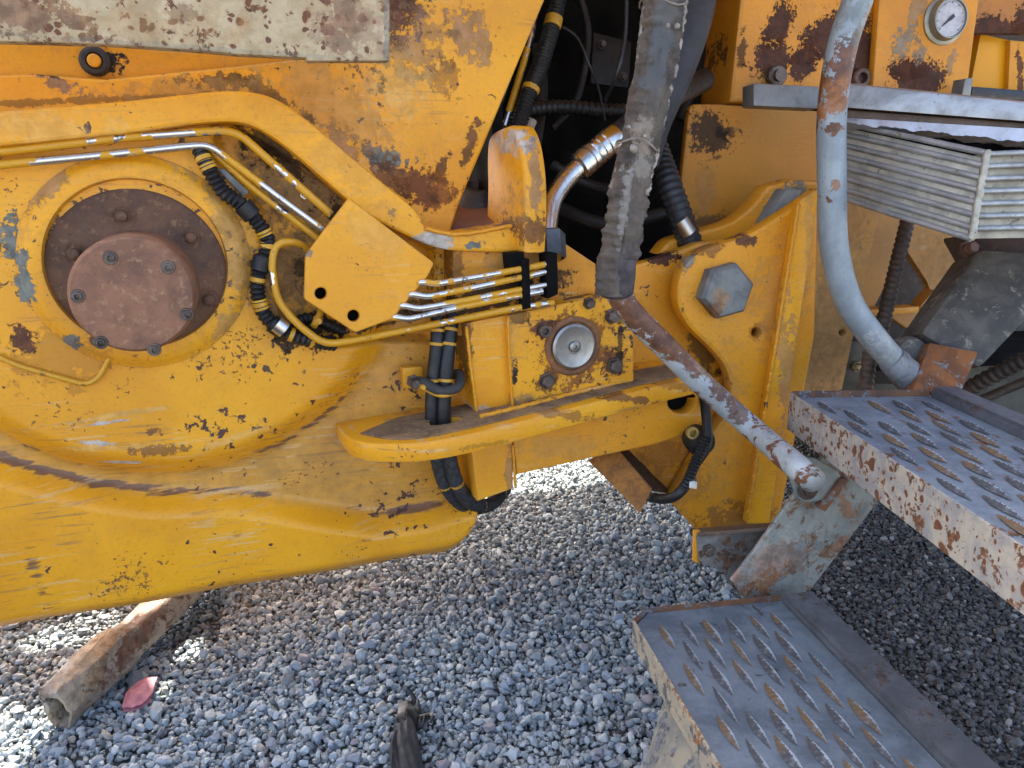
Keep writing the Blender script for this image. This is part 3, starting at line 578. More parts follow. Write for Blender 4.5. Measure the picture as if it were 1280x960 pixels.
turned('hex_nut', PD(690, 302, 1.90), (PD(684, 285, 1.92) - PD(686, 322, 1.90)), [(.03, -.045), (.034, -.04), (.034, .02), (.028, .026), (0, .026)], steel('dark_nut', (.16, .18, .19), (.09, .10, .11), amount=.1, metal=.7), MC, 6, 30)
# bracket under the elbow
plate('pin_bracket', FY(1.84), [(695, 308), (708, 305), (752, 345), (752, 380), (690, 380)], .05, paint('bracket_yellow', ORG, ORG2, [(715, 335, 20, 12, 0, 'rust', .8)], FY(1.84), chips=.5), MC)
turned('bush', FY(1.835).pt(713, 338), NY, [(.022, -.01), (.022, .012), (.012, .012), (.012, -.01), (0, -.01)], M_BLACK, MC, 18)

# --- rear section: lug plate with the big nut
D0 = RD(1.92)
plate('articulation_plate', D0, [(1024, 236), (985, 262, 20), (930, 297, 30), (884, 308, 20), (858, 326, 16), (846, 352, 16), (846, 385, 14), (862, 412, 16), (889, 436, 16), (908, 460, 12), (914, 485), (906, 520), (880, 555), (838, 627), (872, 664), (953, 663), (978, 640), (1020, 420)], .055,
      paint('lug_plate_yellow', ORG, YEL2, [(858, 322, 22, 9, -40, 'grey', .9), (885, 312, 20, 7, -10, 'rust', .7), (932, 300, 12, 6, 0, 'rust'), (946, 415, 12, 12, 0, 'rust', .35), (920, 650, 50, 20, 0, 'black', .5), (900, 520, 26, 90, 0, 'fade', .3), (975, 370, 30, 60, 0, 'mauve', .25), (1018, 262, 3, 18, 10, 'rust'), (850, 600, 30, 40, 0, 'rust', .25)], D0, chips=.2, dirt=.5, scratch=.25, edge=.5), MC, .012, holes=[(946, 416, 5, 5.5)])
quadbox('flange_strip', [RD(1.885).pt(*q) for q in ((1000, 250), (1025, 236), (962, 655), (934, 655))], -NR * .034, paint('strip_yellow', YEL, ORG, [(985, 480, 12, 90, -8, 'mauve', .55), (1012, 300, 6, 60, -8, 'fade', .5)], RD(1.885), chips=.2, dirt=.35, edge=.7), MC, .006)
hp = RD(1.90)
plate('hinge_plate', RD(2.02), [(740, 345), (795, 330), (838, 318), (872, 304), (905, 300), (960, 300), (960, 520), (870, 520), (820, 480), (740, 420)], .05, paint('hinge_yellow', ORG, YEL2, [(830, 322, 20, 9, -5, 'primer'), (880, 440, 12, 40, -35, 'black', .7), (905, 470, 16, 20, 0, 'black', .6)], RD(2.02), chips=.15, dirt=.45, edge=.6), MC, .01)
plate('hinge_rib', RD(2.10), [(822, 318), (835, 300, 12), (870, 290, 14), (915, 278, 20), (940, 258, 14), (960, 232), (990, 224), (1025, 226), (1025, 300), (940, 305), (870, 320)], .08, paint('rib_yellow', ORG, YEL2, [(985, 250, 30, 16, -40, 'grey', .9)], RD(2.10), chips=.1, dirt=.4, edge=.4), MC, .012)
quadbox('weld_patch', [RD(2.0).pt(*q) for q in ((983, 236), (1004, 237), (985, 270), (955, 281))], -NR * .06, steel('grey_patch', (.17, .18, .17), (.25, .25, .22), amount=.1, metal=.1, rough=.7, sc=3), MC, .006)
ncen = RD(1.905).pt(905, 363); nq = RD(1.905).px(905, 363)
turned('hex_nut', ncen, NR, [(36 * nq, -.02), (35.5 * nq, .018), (31 * nq, .028), (0, .028)], steel('nut_grey', (.19, .20, .19), (.12, .125, .12), amount=.12, metal=.25, rough=.6, sc=2, spotc=(.45, .25, .10), sites=[(893, 375, 9, 20, 10, 'dirt', .9), (888, 385, 10, 10, 0, 'rust', .6)], plane=hp), MC, 6, 30, .22)
plate('frame_cheek', RD(1.985), [(800, 500), (905, 470), (965, 460), (975, 655), (872, 662), (780, 560)], .03, paint('cheek2_yellow', ORG, ORG2, [(830, 560, 40, 30, 30, 'orust', .5)], RD(1.985), chips=.3, dirt=.55, rust=.15), MC)
plate('flange_panel', RD(2.02), [(1020, 240), (1100, 262), (1053, 487), (985, 520), (962, 658), (938, 658)], .03, paint('tan_panel', (.50, .235, .035), (.42, .22, .07), [(1040, 400, 40, 90, 0, 'dirt', .7), (1050, 290, 30, 40, 0, 'mauve', .3)], RD(2.02), chips=.05, dirt=.7, scratch=.2, edge=.3), MC, holes=[(1053, 416, 4)])
BKP = RD(2.30)
plate('guard_panel', BKP, [(862, 130, 9), (900, 130), (1026, 139), (1030, 330), (845, 330), (852, 220)], .03, paint('back_yellow', ORG2, (.42, .18, .012), [(885, 165, 24, 26, 0, 'black', .9), (908, 165, 12, 6, 0, 'black', .8), (880, 240, 16, 30, 0, 'dirt', .4), (890, 285, 40, 14, 0, 'black', .6)], BKP, chips=.1, dirt=.35, scratch=.1, edge=.3), MC, .006)
UB = RD(2.28)
plate('chassis_block', UB, [(938, -120), (1108, -120), (1092, 127), (912, 128)], .22, paint('upper_block_yellow', ORG, ORG2, [(975, 30, 16, 30, 20, 'primer'), (965, 75, 28, 22, -20, 'primer'), (1030, 45, 36, 20, -35, 'primer'), (1005, 75, 16, 28, 30, 'primer'), (1075, 65, 22, 36, 0, 'primer'), (928, 60, 5, 20, 0, 'black', .8), (950, 110, 20, 14, 0, 'dirt', .6)], UB, chips=.3, dirt=.4, scratch=.15, edge=.4), MC, .012)
ub = turned('bolt_boss', RD(2.27).pt(970, 95), NR, [(.03, -.02), (.03, .012), (.026, .016), (.018, .016), (.018, .03), (0, .03)], M_BOLT, MC, 20)
turned('bolt_boss', RD(2.27).pt(1075, 98), NR, [(.03, -.02), (.03, .012), (.026, .016), (.016, .016), (.015, -.005), (0, -.005)], M_RUST, MC, 20)
GP = RD(2.245)
plate('gauge_panel', GP, [(1108, -120), (1240, -120), (1208, 122), (1090, 122)], .03, paint('gauge_panel_yellow', ORG, ORG2, [(1148, 100, 34, 25, 0, 'primer'), (1135, 88, 24, 14, 0, 'primer'), (1130, 50, 12, 20, 20, 'grey', .8), (1145, 15, 10, 22, 20, 'grey', .6), (1150, 65, 10, 12, 0, 'grey', .7), (1190, 75, 7, 10, 0, 'grey', .6)], GP, chips=.2, dirt=.35, scratch=.1, edge=.4), MC, .006)
gq = GP.px(1180, 25); gc = GP.pt(1180, 25); GR = 24 * gq
gauge = turned('pressure_gauge', gc, NR, [(GR * 1.22, -.01), (GR * 1.22, .006), (GR * 1.05, .010), (GR, .028), (GR * .96, .032), (GR * .90, .032), (GR * .88, .024), (GR * .2, .024), (0, .024)], steel('gauge_rim', (.30, .29, .24), (.20, .19, .16), amount=.1, metal=.6, rough=.4), MC, 40)
fc = gc + NR * .026
turned('dial_face', fc, NR, [(GR * .87, -.001), (GR * .87, 0), (0, 0)], flat('dial_white', (.50, .50, .54), .5, 0, .25, 60), gauge, 36)
def dialquad(bm, a0, r0, r1, w0, w1, z):
    u, v = GP.u, GP.v; d = u * math.cos(a0) + v * math.sin(a0); e = u * -math.sin(a0) + v * math.cos(a0); b = fc + NR * z
    q = [b + d * r0 + e * w0, b + d * r1 + e * w1, b + d * r1 - e * w1, b + d * r0 - e * w0]
    f = [bm.verts.new(x) for x in q]; g = [bm.verts.new(x + NR * .001) for x in q]
    bm.faces.new(g); [bm.faces.new((f[i], f[(i + 1) % 4], g[(i + 1) % 4], g[i])) for i in range(4)]
bm = bmesh.new()
for i in range(41):
    a_ = R(225 - 270 * i / 40); dialquad(bm, a_, GR * (.70 if i % 5 == 0 else .76), GR * .82, .0010 if i % 5 == 0 else .0006, .0010 if i % 5 == 0 else .0006, .0004)
bm_obj('dial_marks', bm, flat('dial_ink', (.05, .05, .06), .5), gauge)
bm = bmesh.new(); dialquad(bm, R(222), -GR * .18, GR * .62, .0045, .0012, .003); dialquad(bm, R(222), -GR * .20, GR * .10, .0055, .0050, .0045)
bm_obj('needle', bm, flat('needle_black', (.015, .012, .014), .4), gauge)
# far right upper plates
plate('dark_panel', RD(2.36), [(1225, -120), (1420, -120), (1420, 42), (1212, 42)], .03, paint('dark_panel_paint', ORG2, (.32, .13, .03), [(1245, 35, 40, 14, 0, 'primer'), (1275, 30, 12, 22, 0, 'primer')], RD(2.36), chips=.3, dirt=.6), MC)
quadbox('yellow_box', [RD(2.42).pt(*q) for q in ((1212, 112), (1260, 116), (1262, 50), (1226, 42))], -NR * .25, paint('box_yellow', (.78, .34, .002), (.74, .32, .003), chips=-.6, dirt=.05, scratch=.05, edge=.1), MC)
quadbox('yellow_box', [RD(2.40).pt(*q) for q in ((1260, 116), (1400, 124), (1400, 62), (1263, 50))], -NR * .25, paint('box_orange', ORG, YEL2, [(1275, 95, 4, 30, -15, 'rust')], RD(2.4), chips=.1, dirt=.2), MC)
quadbox('black_strip', [RD(2.20).pt(*q) for q in ((1216, 108), (1400, 122), (1400, 136), (1214, 120))], -NR * .08, flat('strip_black', (.012, .012, .016), .3), MC)
quadbox('post_stub', [RD(2.16).pt(*q) for q in ((1207, 98), (1217, 97), (1213, 121), (1202, 121))], -NR * .05, steel('stub_grey', (.22, .22, .21), (.15, .15, .14), metal=.3), MC)
plate('bracket_plate', RD(2.18), [(1080, 240), (1240, 300), (1218, 322), (1140, 415), (1110, 395), (1075, 395)], .03, paint('bracket2_yellow', (.50, .22, .025), (.42, .20, .05), [(1190, 330, 40, 40, 40, 'dirt', .6)], RD(2.18), chips=.15, dirt=.6, edge=.5), MC, .005, holes=[[(1085, 395), (1120, 392), (1150, 388, 10), (1166, 366, 10), (1160, 350), (1135, 312), (1118, 330)]])
quadbox('bracket_lip', [RD(2.14).pt(*q) for q in ((1070, 388), (1150, 383), (1148, 391), (1070, 397))], -NR * .05, paint('lip_yellow', YEL2, ORG, chips=.2), MC)
quadbox('bracket_lip', [RD(2.14).pt(*q) for q in ((1150, 383), (1168, 362), (1171, 368), (1154, 390))], -NR * .05, paint('lip2_yellow', (.5, .27, .08), ORG2, chips=.2), MC)
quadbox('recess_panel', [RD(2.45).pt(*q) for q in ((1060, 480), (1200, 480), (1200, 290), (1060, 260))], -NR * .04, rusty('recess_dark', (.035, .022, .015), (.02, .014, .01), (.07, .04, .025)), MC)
quadbox('post', [RD(2.10).pt(*q) for q in ((1052, 488), (1082, 488), (1090, 430), (1060, 425))], -NR * .05, flat('post_olive', (.075, .065, .045), .6), MC)
bolt('bolt', RD(2.09).pt(1071, 458), NR, .012, .02, steel('brass_bolt', (.40, .34, .20), (.28, .22, .12), amount=.1, metal=.7), MC)
plate('backing_panel', RD(2.75), [(1030, 440), (1150, 395), (1480, 330), (1480, 600), (1030, 600)], .03, flat('olive_panel', (.12, .115, .09), .8, 0, .4, 8), MC)
# threaded bars
corr('threaded_bar', [PD(1138, 262, 2.25), PD(1120, 335, 2.23), PD(1098, 430, 2.2)], .020, rusty('bar_rust', (.075, .05, .035), (.045, .03, .024), (.13, .09, .06), .6, 2, .3), MC, .018, .10)
corr('threaded_bar', [PD(1170, 512, 2.3), PD(1240, 470, 2.15), PD(1340, 425, 1.95)], .022, rusty('bar_rust2', (.10, .075, .055), (.05, .036, .03), (.16, .13, .10), .6, 2, .3), MC, .022, .13)
corr('threaded_bar', [PD(1088, 440, 2.14), PD(1081, 492, 2.14)], .020, rusty('bar_rust3', (.16, .11, .07), (.09, .06, .045), (.2, .16, .11), .6, 2, .3), MC, .016, .10)
tube('round_bar', [PD(1180, 520, 2.36), PD(1250, 490, 2.25), PD(1340, 452, 2.1)], .014, M_BOLT, MC)
# slanting support with the rusty pad
sup = steel('support_grey', (.062, .058, .052), (.135, .125, .105), amount=.45, metal=.0, rough=.8, spotc=(.27, .245, .19), sc=2.2)
quadbox('support_arm', [PD(1226, 310, 2.10), PD(1360, 320, 1.95), PD(1226, 462, 2.0), PD(1150, 417, 2.06)], Vector((.05, .12, -.04)), sup, MC, .02)
quadbox('support_arm', [PD(1214, 292, 2.20), PD(1420, 300, 2.0), PD(1420, 335, 2.0), PD(1240, 335, 2.14)], Vector((.02, .12, -.02)), rusty('arm_brown', (.12, .08, .06), (.06, .045, .04), (.2, .16, .13)), MC, .01)
quadbox('rusty_pad', [PD(1162, 428, 2.02), PD(1224, 440, 1.98), PD(1200, 496, 1.92), PD(1140, 488, 1.96)], Vector((.03, .06, -.02)), steel('pad_rust', (.27, .095, .022), (.15, .06, .025), amount=.55, metal=0, rough=.8, spotc=(.27, .25, .23), sc=2.4), MC, .008)
turned('pad_boss', PD(1140, 445, 2.06), (-.2, -.9, .3), [(.055, -.06), (.055, -.01), (.045, .01), (.02, .018), (0, .018)], sup, MC, 24)
bolt('bolt', PD(1208, 312, 2.14), (-.1, -.9, .3), .018, .03, M_RUST, MC)

# --- uppermost tread: bright bar over a ribbed aluminium box
alu = steel('alu_weathered', (.40, .405, .40), (.25, .255, .25), amount=.15, metal=.55, rough=.42, sc=2, spotc=(.20, .17, .13))
aluR = steel('alu_ribs', (.44, .415, .34), (.27, .255, .21), amount=.28, metal=.45, rough=.45, sc=2.2, spotc=(.22, .19, .13))
def line(a, b, t): return a + (b - a) * t
BL, BR = (PD(1050, 104, 1.95), PD(1050, 134, 1.95)), (PD(1400, 140, 1.70), PD(1400, 161, 1.70))
quadbox('tread_bar', [BL[0], BR[0], BR[1], BL[1]], Vector((.03, .10, .02)), alu, MC, .004)
quadbox('tread_bar', [PD(942, 104, 2.16), PD(1024, 108, 2.14), PD(1024, 136, 2.14), PD(942, 132, 2.16)], Vector((.02, .08, 0)), steel('bar_dark', (.24, .24, .22), (.16, .155, .14), amount=.2, metal=.4, rough=.5), MC, .004)
quadbox('tread_shim', [PD(1050, 137, 1.965), PD(1400, 163, 1.715), PD(1400, 170, 1.715), PD(1050, 147, 1.965)], Vector((.03, .10, .02)), rusty('shim_rust', (.13, .09, .06), (.08, .05, .035), (.22, .18, .13)), MC, .002)
box = bpy.data.objects.new('tread_box', None)
A0, A1 = PD(1052, 152, 2.02), PD(1234, 190, 1.72); A2, A3 = PD(1052, 248, 2.02), PD(1214, 299, 1.72)
Bq0, Bq1 = PD(1400, 184, 1.80), PD(1400, 296, 1.80)
bm = bmesh.new()
core = quadbox('tread_box', [A0 + Vector((.02, .03, -.01)), A1 + Vector((0, .03, -.01)), A3 + Vector((0, .03, 0)), A2 + Vector((.02, .03, 0))], Vector((.05, .02, 0)), M_BLACK, MC, 0)  # core kept near-black to paint the shade in the gap
quadbox('gap_shade_sheet', [PD(1052, 149, 2.07), PD(1400, 172, 1.88), PD(1400, 250, 1.88), PD(1052, 180, 2.07)], Vector((0, .01, 0)), M_BLACK, MC, 0)  # black sheet added as the shade seen through the gap
# wavy top sheet
n = 26; bm = bmesh.new(); e0, e1, f0, f1 = PD(1052, 147, 1.96), PD(1400, 168, 1.70), PD(1052, 153, 1.955), PD(1400, 190, 1.695)
ra, rb, rc, rd_ = [], [], [], []
for i in range(n * 4 + 1):
    t = i / (n * 4); wv = .0014 * math.sin(i * 1.57 / 2) + .0022 * math.sin(i * .37) + random.uniform(-.0014, .0014)
    a, b = line(e0, e1, t), line(f0, f1, t)
    ra.append(bm.verts.new(a + Vector((0, .09, .012)))); rb.append(bm.verts.new(a)); rc.append(bm.verts.new(b + Vector((0, 0, wv)))); rd_.append(bm.verts.new(b + Vector((0, .09, wv))))
for i in range(n * 4):
    for A_, B_ in ((ra, rb), (rb, rc), (rc, rd_)): bm.faces.new((A_[i], A_[i + 1], B_[i + 1], B_[i]))
bm_obj('cover_strip', bm, steel('alu_bright', (.52, .53, .55), (.42, .43, .44), amount=.12, metal=.6, rough=.38, sc=2, spotc=(.3, .28, .25)), MC, 50)
def rib(P0, P1, r, wob=.0004):
    bm = bmesh.new(); N = 40
    path = [line(P0, P1, i / N) + Vector((0, random.uniform(-wob, wob), random.uniform(-wob, wob))) for i in range(N + 1)]
    sweep(bm, path, r, 8, True, 1.0); return bm
NRB = 7; ribmats = [aluR, alu]
for i in range(NRB):
    t0 = (i + .20) / NRB; t1 = (i + 1.0) / NRB
    # flat web with proud rounded edge above it
    f_ = lambda t: (line(A0, A2, t), line(A1, A3, t))
    (a, b), (c, d) = f_(t0), f_(t1)
    if i == 0: a = a + Vector((0, 0, -.004)); b = b + Vector((0, 0, -.006))
    bm = rib(*f_((i + .02) / NRB + .012), .0072); bm_obj('rib', bm, alu, core, 60)
    quadbox('slat', [a + Vector((0, .010, 0)), b + Vector((0, .010, 0)), d + Vector((0, .010, 0)), c + Vector((0, .010, 0))], Vector((.01, .025, 0)), aluR, core, .003)
    g_ = lambda t: (line(A1, A3, t), line(Bq0, Bq1, t))
    (a, b), (c, d) = g_(t0), g_(t1)
    bm = rib(*g_((i + .02) / NRB + .02), .0062); bm_obj('rib', bm, alu, core, 60)
    quadbox('slat', [a + Vector((.004, .010, 0)), b + Vector((0, .010, 0)), d + Vector((0, .010, 0)), c + Vector((.004, .010, 0))], Vector((0, .025, 0)), steel('alu_tan%d' % i, (.40, .36, .27), (.25, .22, .165), amount=.3, metal=.2, rough=.5, sc=2, spotc=(.2, .16, .11)), core, .003)
bm = rib(*f_(.995), .007); bm_obj('rib', bm, alu, core, 60)
bm = rib(A1, A3, .0085, .002); bm_obj('corner_bead', bm, steel('bead_bright', (.44, .41, .32), (.27, .25, .19), amount=.35, metal=.4, rough=.4, sc=3), core, 60)

# --- hand rails
bluep = lambda nm, am, sites=(), pl=None: steel(nm, (.295, .345, .365), (.215, .25, .265), amount=am, metal=.1, rough=.42, spotc=(.20, .085, .045), sc=1.0, sites=sites, plane=pl, streak=.25)
HPn = RD(1.74)
rp = [HPn.pt(*q) for q in ((1120, -120), (1076, -10), (1052, 62), (1040, 140), (1040, 230), (1043, 310), (1060, 375), (1090, 420), (1130, 466), (1150, 488))]
tube('hand_rail', rp, .0338, bluep('rail_blue', .22, [(1052, 95, 16, 40, 10, 'rust'), (1045, 125, 18, 26, 0, 'orust', .85), (1040, 158, 8, 8, 0, 'rust'), (1062, 62, 9, 34, 22, 'rust', .8), (1072, 20, 20, 30, 0, 'grey', .5), (1043, 232, 4, 6, 0, 'orust', .8), (1105, 440, 30, 24, 45, 'pale', .5)], RD(1.715)), MC, seg=20)
tube('rail_foot', [RD(1.735).pt(1114, 448), RD(1.73).pt(1132, 468), RD(1.73).pt(1152, 492)], lambda t, L, a: .0358 + .0035 * smoothstep(.0, .25, t) + .009 * mnoise.noise(Vector((math.cos(a) * 2, math.sin(a) * 2, L * 40))) * t, steel('foot_grey', (.24, .255, .255), (.12, .125, .13), amount=.55, metal=.05, rough=.75, sc=2.2, spotc=(.34, .30, .25)), MC, seg=24)
# left rail, wrapped in old tape above
LRn = RD(1.66)
lp = [LRn.pt(*q) for q in ((770, 362), (790, 392), (830, 432), (880, 482), (940, 535))] + [PD(998, 585, 1.68), PD(1016, 600, 1.69)]
tube('hand_rail', lp, lambda t, L, a: .0285 - .004 * max(0, t - .8), steel('rail_flaking', (.42, .45, .44), (.27, .30, .305), spotc=(.185, .075, .032), sc=1.0, metal=.05, rough=.55, amount=.62, plane=RD(1.63), sites= [(800, 395, 14, 34, -45, 'rust'), (835, 425, 22, 16, 40, 'rust'), (868, 452, 26, 12, 40, 'rust', .9), (905, 490, 34, 9, 42, 'rust', .9), (930, 515, 22, 12, 40, 'rust', .8), (1000, 580, 40, 30, 40, 'light', .3), (785, 385, 14, 30, -45, 'rust', .9), (890, 465, 30, 10, 42, 'mauve', .9)]), MC, seg=20)
wp = [LRn.pt(*q) for q in ((842, -70), (831, -10), (822, 50), (812, 110), (800, 170), (788, 225), (777, 290), (768, 345), (766, 368))]
def wr(t, L, a):
    r = .0425 - .006 * smoothstep(.1, .5, t) + .003 * smoothstep(.7, .95, t)
    r *= 1 + .05 * math.sin(a * 2 + L * 9) + .035 * math.sin(a * 3 - L * 21)
    r += .0025 * math.sin(L * 31 + a) * smoothstep(.3, .5, t) + .0115 * (mnoise.noise(Vector((math.cos(a) * 2.2, math.sin(a) * 2.2, L * 22))) * .45 + mnoise.noise(Vector((math.cos(a) * 5, math.sin(a) * 5, L * 60))) * .3)
    if math.cos(a - 2.0) > .80: r += max(0, .004 + .010 * mnoise.noise(Vector((0, 3, L * 45)))) + random.uniform(0, .005)   # torn seam
    if math.cos(a + 2.1) > .80: r += max(0, .004 + .012 * mnoise.noise(Vector((7, 3, L * 60)))) + random.uniform(0, .004)
    return r + random.uniform(-.0007, .0007)
def wrapmat():
    k = NB('dirty_tape'); n = k.noise(9, 8, .7, .5); f = k.noise(70, 6, .7)
    col = k.mix(k.ramp(n, .38, .62), (.046, .037, .030), (.125, .098, .074)); col = k.mix(k.m_('MULTIPLY', k.ramp(f, .52, .7), .5), col, (.07, .055, .047))
    col = k.mix(k.ramp(k.noise(17, 7, .7, .6), .64, .70), col, (.24, .21, .175))
    for (px, py, rx, ry, c) in ((815, 60, 16, 60, (.085, .095, .10)), (782, 335, 20, 26, (.05, .042, .042)), (795, 165, 12, 16, (.26, .22, .17)), (795, 180, 8, 14, (.28, .22, .16)), (772, 250, 6, 40, (.25, .23, .20)), (790, 210, 14, 12, (.26, .23, .19))):
        p = LRn.pt(px, py); q = LRn.px(px, py); col = k.mix(k.m_('MULTIPLY', k.site(p, rx * q, ry * q, .12, .8, k.noise(26, 7, .68), .3), .75), col, c)
    return k.out(col, .85, 0, k.m_('ADD', n, k.m_('MULTIPLY', f, .6)), .8, .006)
bm = bmesh.new(); sweep(bm, resample(spline(wp, 14), .004), wr, 40); tape = bm_obj('tape_wrap', bm, wrapmat(), MC, 50)
M_FRAY = steel('frayed_cloth', (.34, .30, .25), (.17, .145, .12), amount=.3, metal=0, rough=.9, sc=3, spotc=(.08, .06, .05))
for side, t0_, t1_ in ((-1, .08, .50), (-1, .62, .93), (1, .12, .70)):
    pw = resample(spline(wp, 14), .004); n_ = len(pw); seg_ = []
    for i_ in range(int(n_ * t0_), int(n_ * t1_)):
        q_ = pw[i_]; off_ = .0405 - .006 * smoothstep(.1, .5, i_ / n_)
        seg_.append(q_ + RT * side * (off_ + .004 * mnoise.noise(Vector((side, 1, i_ * .17)))) - Vector((0, .012 + .006 * mnoise.noise(Vector((5, side, i_ * .09))), 0)))
    bm = bmesh.new(); sweep(bm, seg_, lambda t, L, a: max(.0012, .0058 + .0085 * mnoise.noise(Vector((math.cos(a) * 1.5, math.sin(a) * 1.5 + side * 9, L * 75))) + random.uniform(-.001, .001)), 10)
    bm_obj('frayed_edge', bm, M_FRAY, tape, 40)
for (kx, ky, kr) in ((834, 32, .006), (846, 33, .006), (786, 159, .005), (806, 170, .004), (792, 186, .009)):
    p_ = LRn.off(.042).pt(kx, ky); bm = bmesh.new(); bmesh.ops.create_icosphere(bm, subdivisions=2, radius=kr)
    for v in bm.verts: v.co = v.co * (1 + .4 * mnoise.noise(v.co * 120 + Vector((kx, 0, 0)))) + p_
    bm_obj('cloth_knot', bm, M_FRAY, tape, 50)
rr = resample(spline(wp, 14), .004); M_WIRE = flat('pale_wire', (.26, .22, .18), .6)
for (i0, rad_) in ((int(len(rr) * .16), .0465), (int(len(rr) * .55), .046)):
    c_ = rr[i0]; d_ = (rr[i0 + 1] - rr[i0]).normalized(); u_ = d_.cross(Vector((0, 1, 0))).normalized(); v_ = d_.cross(u_)
    pth = [c_ + (u_ * math.cos(j * .35) + v_ * math.sin(j * .35)) * rad_ * 1.03 + d_ * (.008 * math.sin(j * .9 + i0)) for j in range(19)]
    bm = bmesh.new(); sweep(bm, pth, .0022, 6); bm_obj('tie_wire', bm, M_WIRE, tape, 60)
turned('tape_end', LRn.pt(770, 356), (wp[-1] - wp[-2]), [(.040, -.06), (.042, -.02), (.041, .016), (.034, .026), (.028, .030)], flat('tape_dark', (.075, .06, .06), .75, 0, .5, 40, .8), MC, 26)
# broad dark hose behind the wrapped rail
tube('broad_hose', [PD(880, -60, 2.15), PD(866, 20, 2.12), PD(846, 80, 2.10), PD(815, 150, 2.10), PD(800, 200, 2.15)], .055, flat('hose_slate', (.035, .036, .042), .75, 0, .3, 12), MC, seg=20)

# --- articulation underside: rusty angle, drain hose
an = [PD(735, 576, 2.10), PD(800, 641, 2.05), PD(815, 612, 2.06), PD(768, 556, 2.12)]
quadbox('angle_iron', an, Vector((.008, .012, -.004)), M_ANGLE, MC, .002)
quadbox('angle_iron', [PD(768, 556, 2.12), PD(813, 611, 2.06), PD(850, 618, 2.35), PD(800, 545, 2.4)], Vector((0, .008, -.008)), rusty('angle_dark', (.05, .028, .016), (.03, .02, .014), (.10, .055, .03)), MC, .002)
tube('drain_hose', [PD(880, 495, 2.06), PD(884, 535, 2.0), PD(882, 560, 1.99), PD(868, 582, 1.98), PD(858, 605, 1.97), PD(842, 621, 1.98), PD(820, 623, 2.06), PD(800, 615, 2.16), PD(780, 600, 2.3)], .0135, M_RUBBER, MC)
corr('corrugated_hose', [PD(884, 545, 1.95), PD(872, 570, 1.94), PD(862, 596, 1.94), PD(855, 610, 1.95)], .0125, M_RUBBER, MC, .009, .16)
turned('rubber_boot', PD(880, 555, 2.0), NR, [(.036, -.06), (.040, -.02), (.034, -.005), (0, 0)], M_RUBBER, MC, 20)
turned('ring_clip', PD(864, 540, 1.97), NR, [(.016, 0), (.016, .012), (.010, .012), (.010, -.004), (0, -.004)], steel('clip_brass', (.40, .28, .08), (.3, .2, .06), amount=.1, metal=.5), MC, 16)
quadbox('hose_clip', [PD(862, 600, 1.93), PD(872, 602, 1.93), PD(871, 612, 1.93), PD(861, 610, 1.93)], Vector((.01, .02, 0)), M_PIN, MC, .002)

# --- access steps
CHALK = dict(metal=.35, rough=.5)
treadM = steel('tread_blue_grey', (.215, .268, .315), (.115, .145, .175), amount=.22, sc=1.3, spotc=(.085, .08, .08), **CHALK)
treadU = steel('tread_upper', (.235, .29, .34), (.135, .165, .20), amount=.36, sc=1.4, spotc=(.19, .095, .05), **CHALK)
fasciaM = steel('fascia_pale', (.42, .385, .31), (.26, .26, .255), amount=.50, sc=2.4, pits=30, metal=.05, rough=.6, spotc=(.20, .085, .04))
fasciaM2 = steel('fascia_flaking', (.46, .385, .26), (.34, .30, .23), amount=.62, sc=2.4, metal=.05, rough=.6, spotc=(.17, .175, .18), sites=[(800, 830, 26, 40, 30, 'orust', .9), (790, 810, 14, 20, 0, 'orust', .9)], plane=FY(1.2))
rimM = steel('rim_rust', (.20, .085, .032), (.105, .055, .035), amount=.5, metal=.05, rough=.7, spotc=(.24, .25, .27), sc=2.6)
railM = steel('step_rail', (.17, .18, .195), (.10, .105, .115), amount=.40, metal=.35, rough=.5, spotc=(.12, .09, .075), sc=1.4)
strM = steel('stringer_grey', (.275, .29, .26), (.165, .168, .15), amount=.50, metal=.25, rough=.5, spotc=(.24, .12, .06), sc=1.3, sites=[(950, 700, 26, 34, 20, 'orust', .8), (905, 705, 14, 18, 0, 'orust', .8), (975, 690, 26, 14, 30, 'rust', .6), (930, 690, 70, 30, -30, 'pale', .35), (1040, 620, 8, 40, -35, 'orust', .7)], plane=RD(1.62))
toothM = steel('tooth_bright', (.60, .63, .65), (.36, .39, .41), amount=.25, metal=.6, rough=.4, sc=3, spotc=(.26, .17, .08))
slotM = steel('slot_tan', (.16, .105, .052), (.060, .056, .054), amount=.45, metal=0, rough=.8, sc=1.2, spotc=(.17, .185, .20))
k = NB('slot_mix'); oi = k.n('ShaderNodeObjectInfo').outputs['Random']; nz_ = k.noise(60, 5, .7); n2_ = k.noise(9, 4)
cw = k.mix(k.ramp(k.m_('ADD', oi, k.m_('MULTIPLY', k.m_('SUBTRACT', n2_, .5), 1.2)), .45, .70), (.058, .060, .064), (.135, .086, .044))
cw = k.mix(k.ramp(nz_, .48, .66), cw, (.17, .18, .19)); slotM = k.out(cw, .8, 0, nz_, .4, .002)
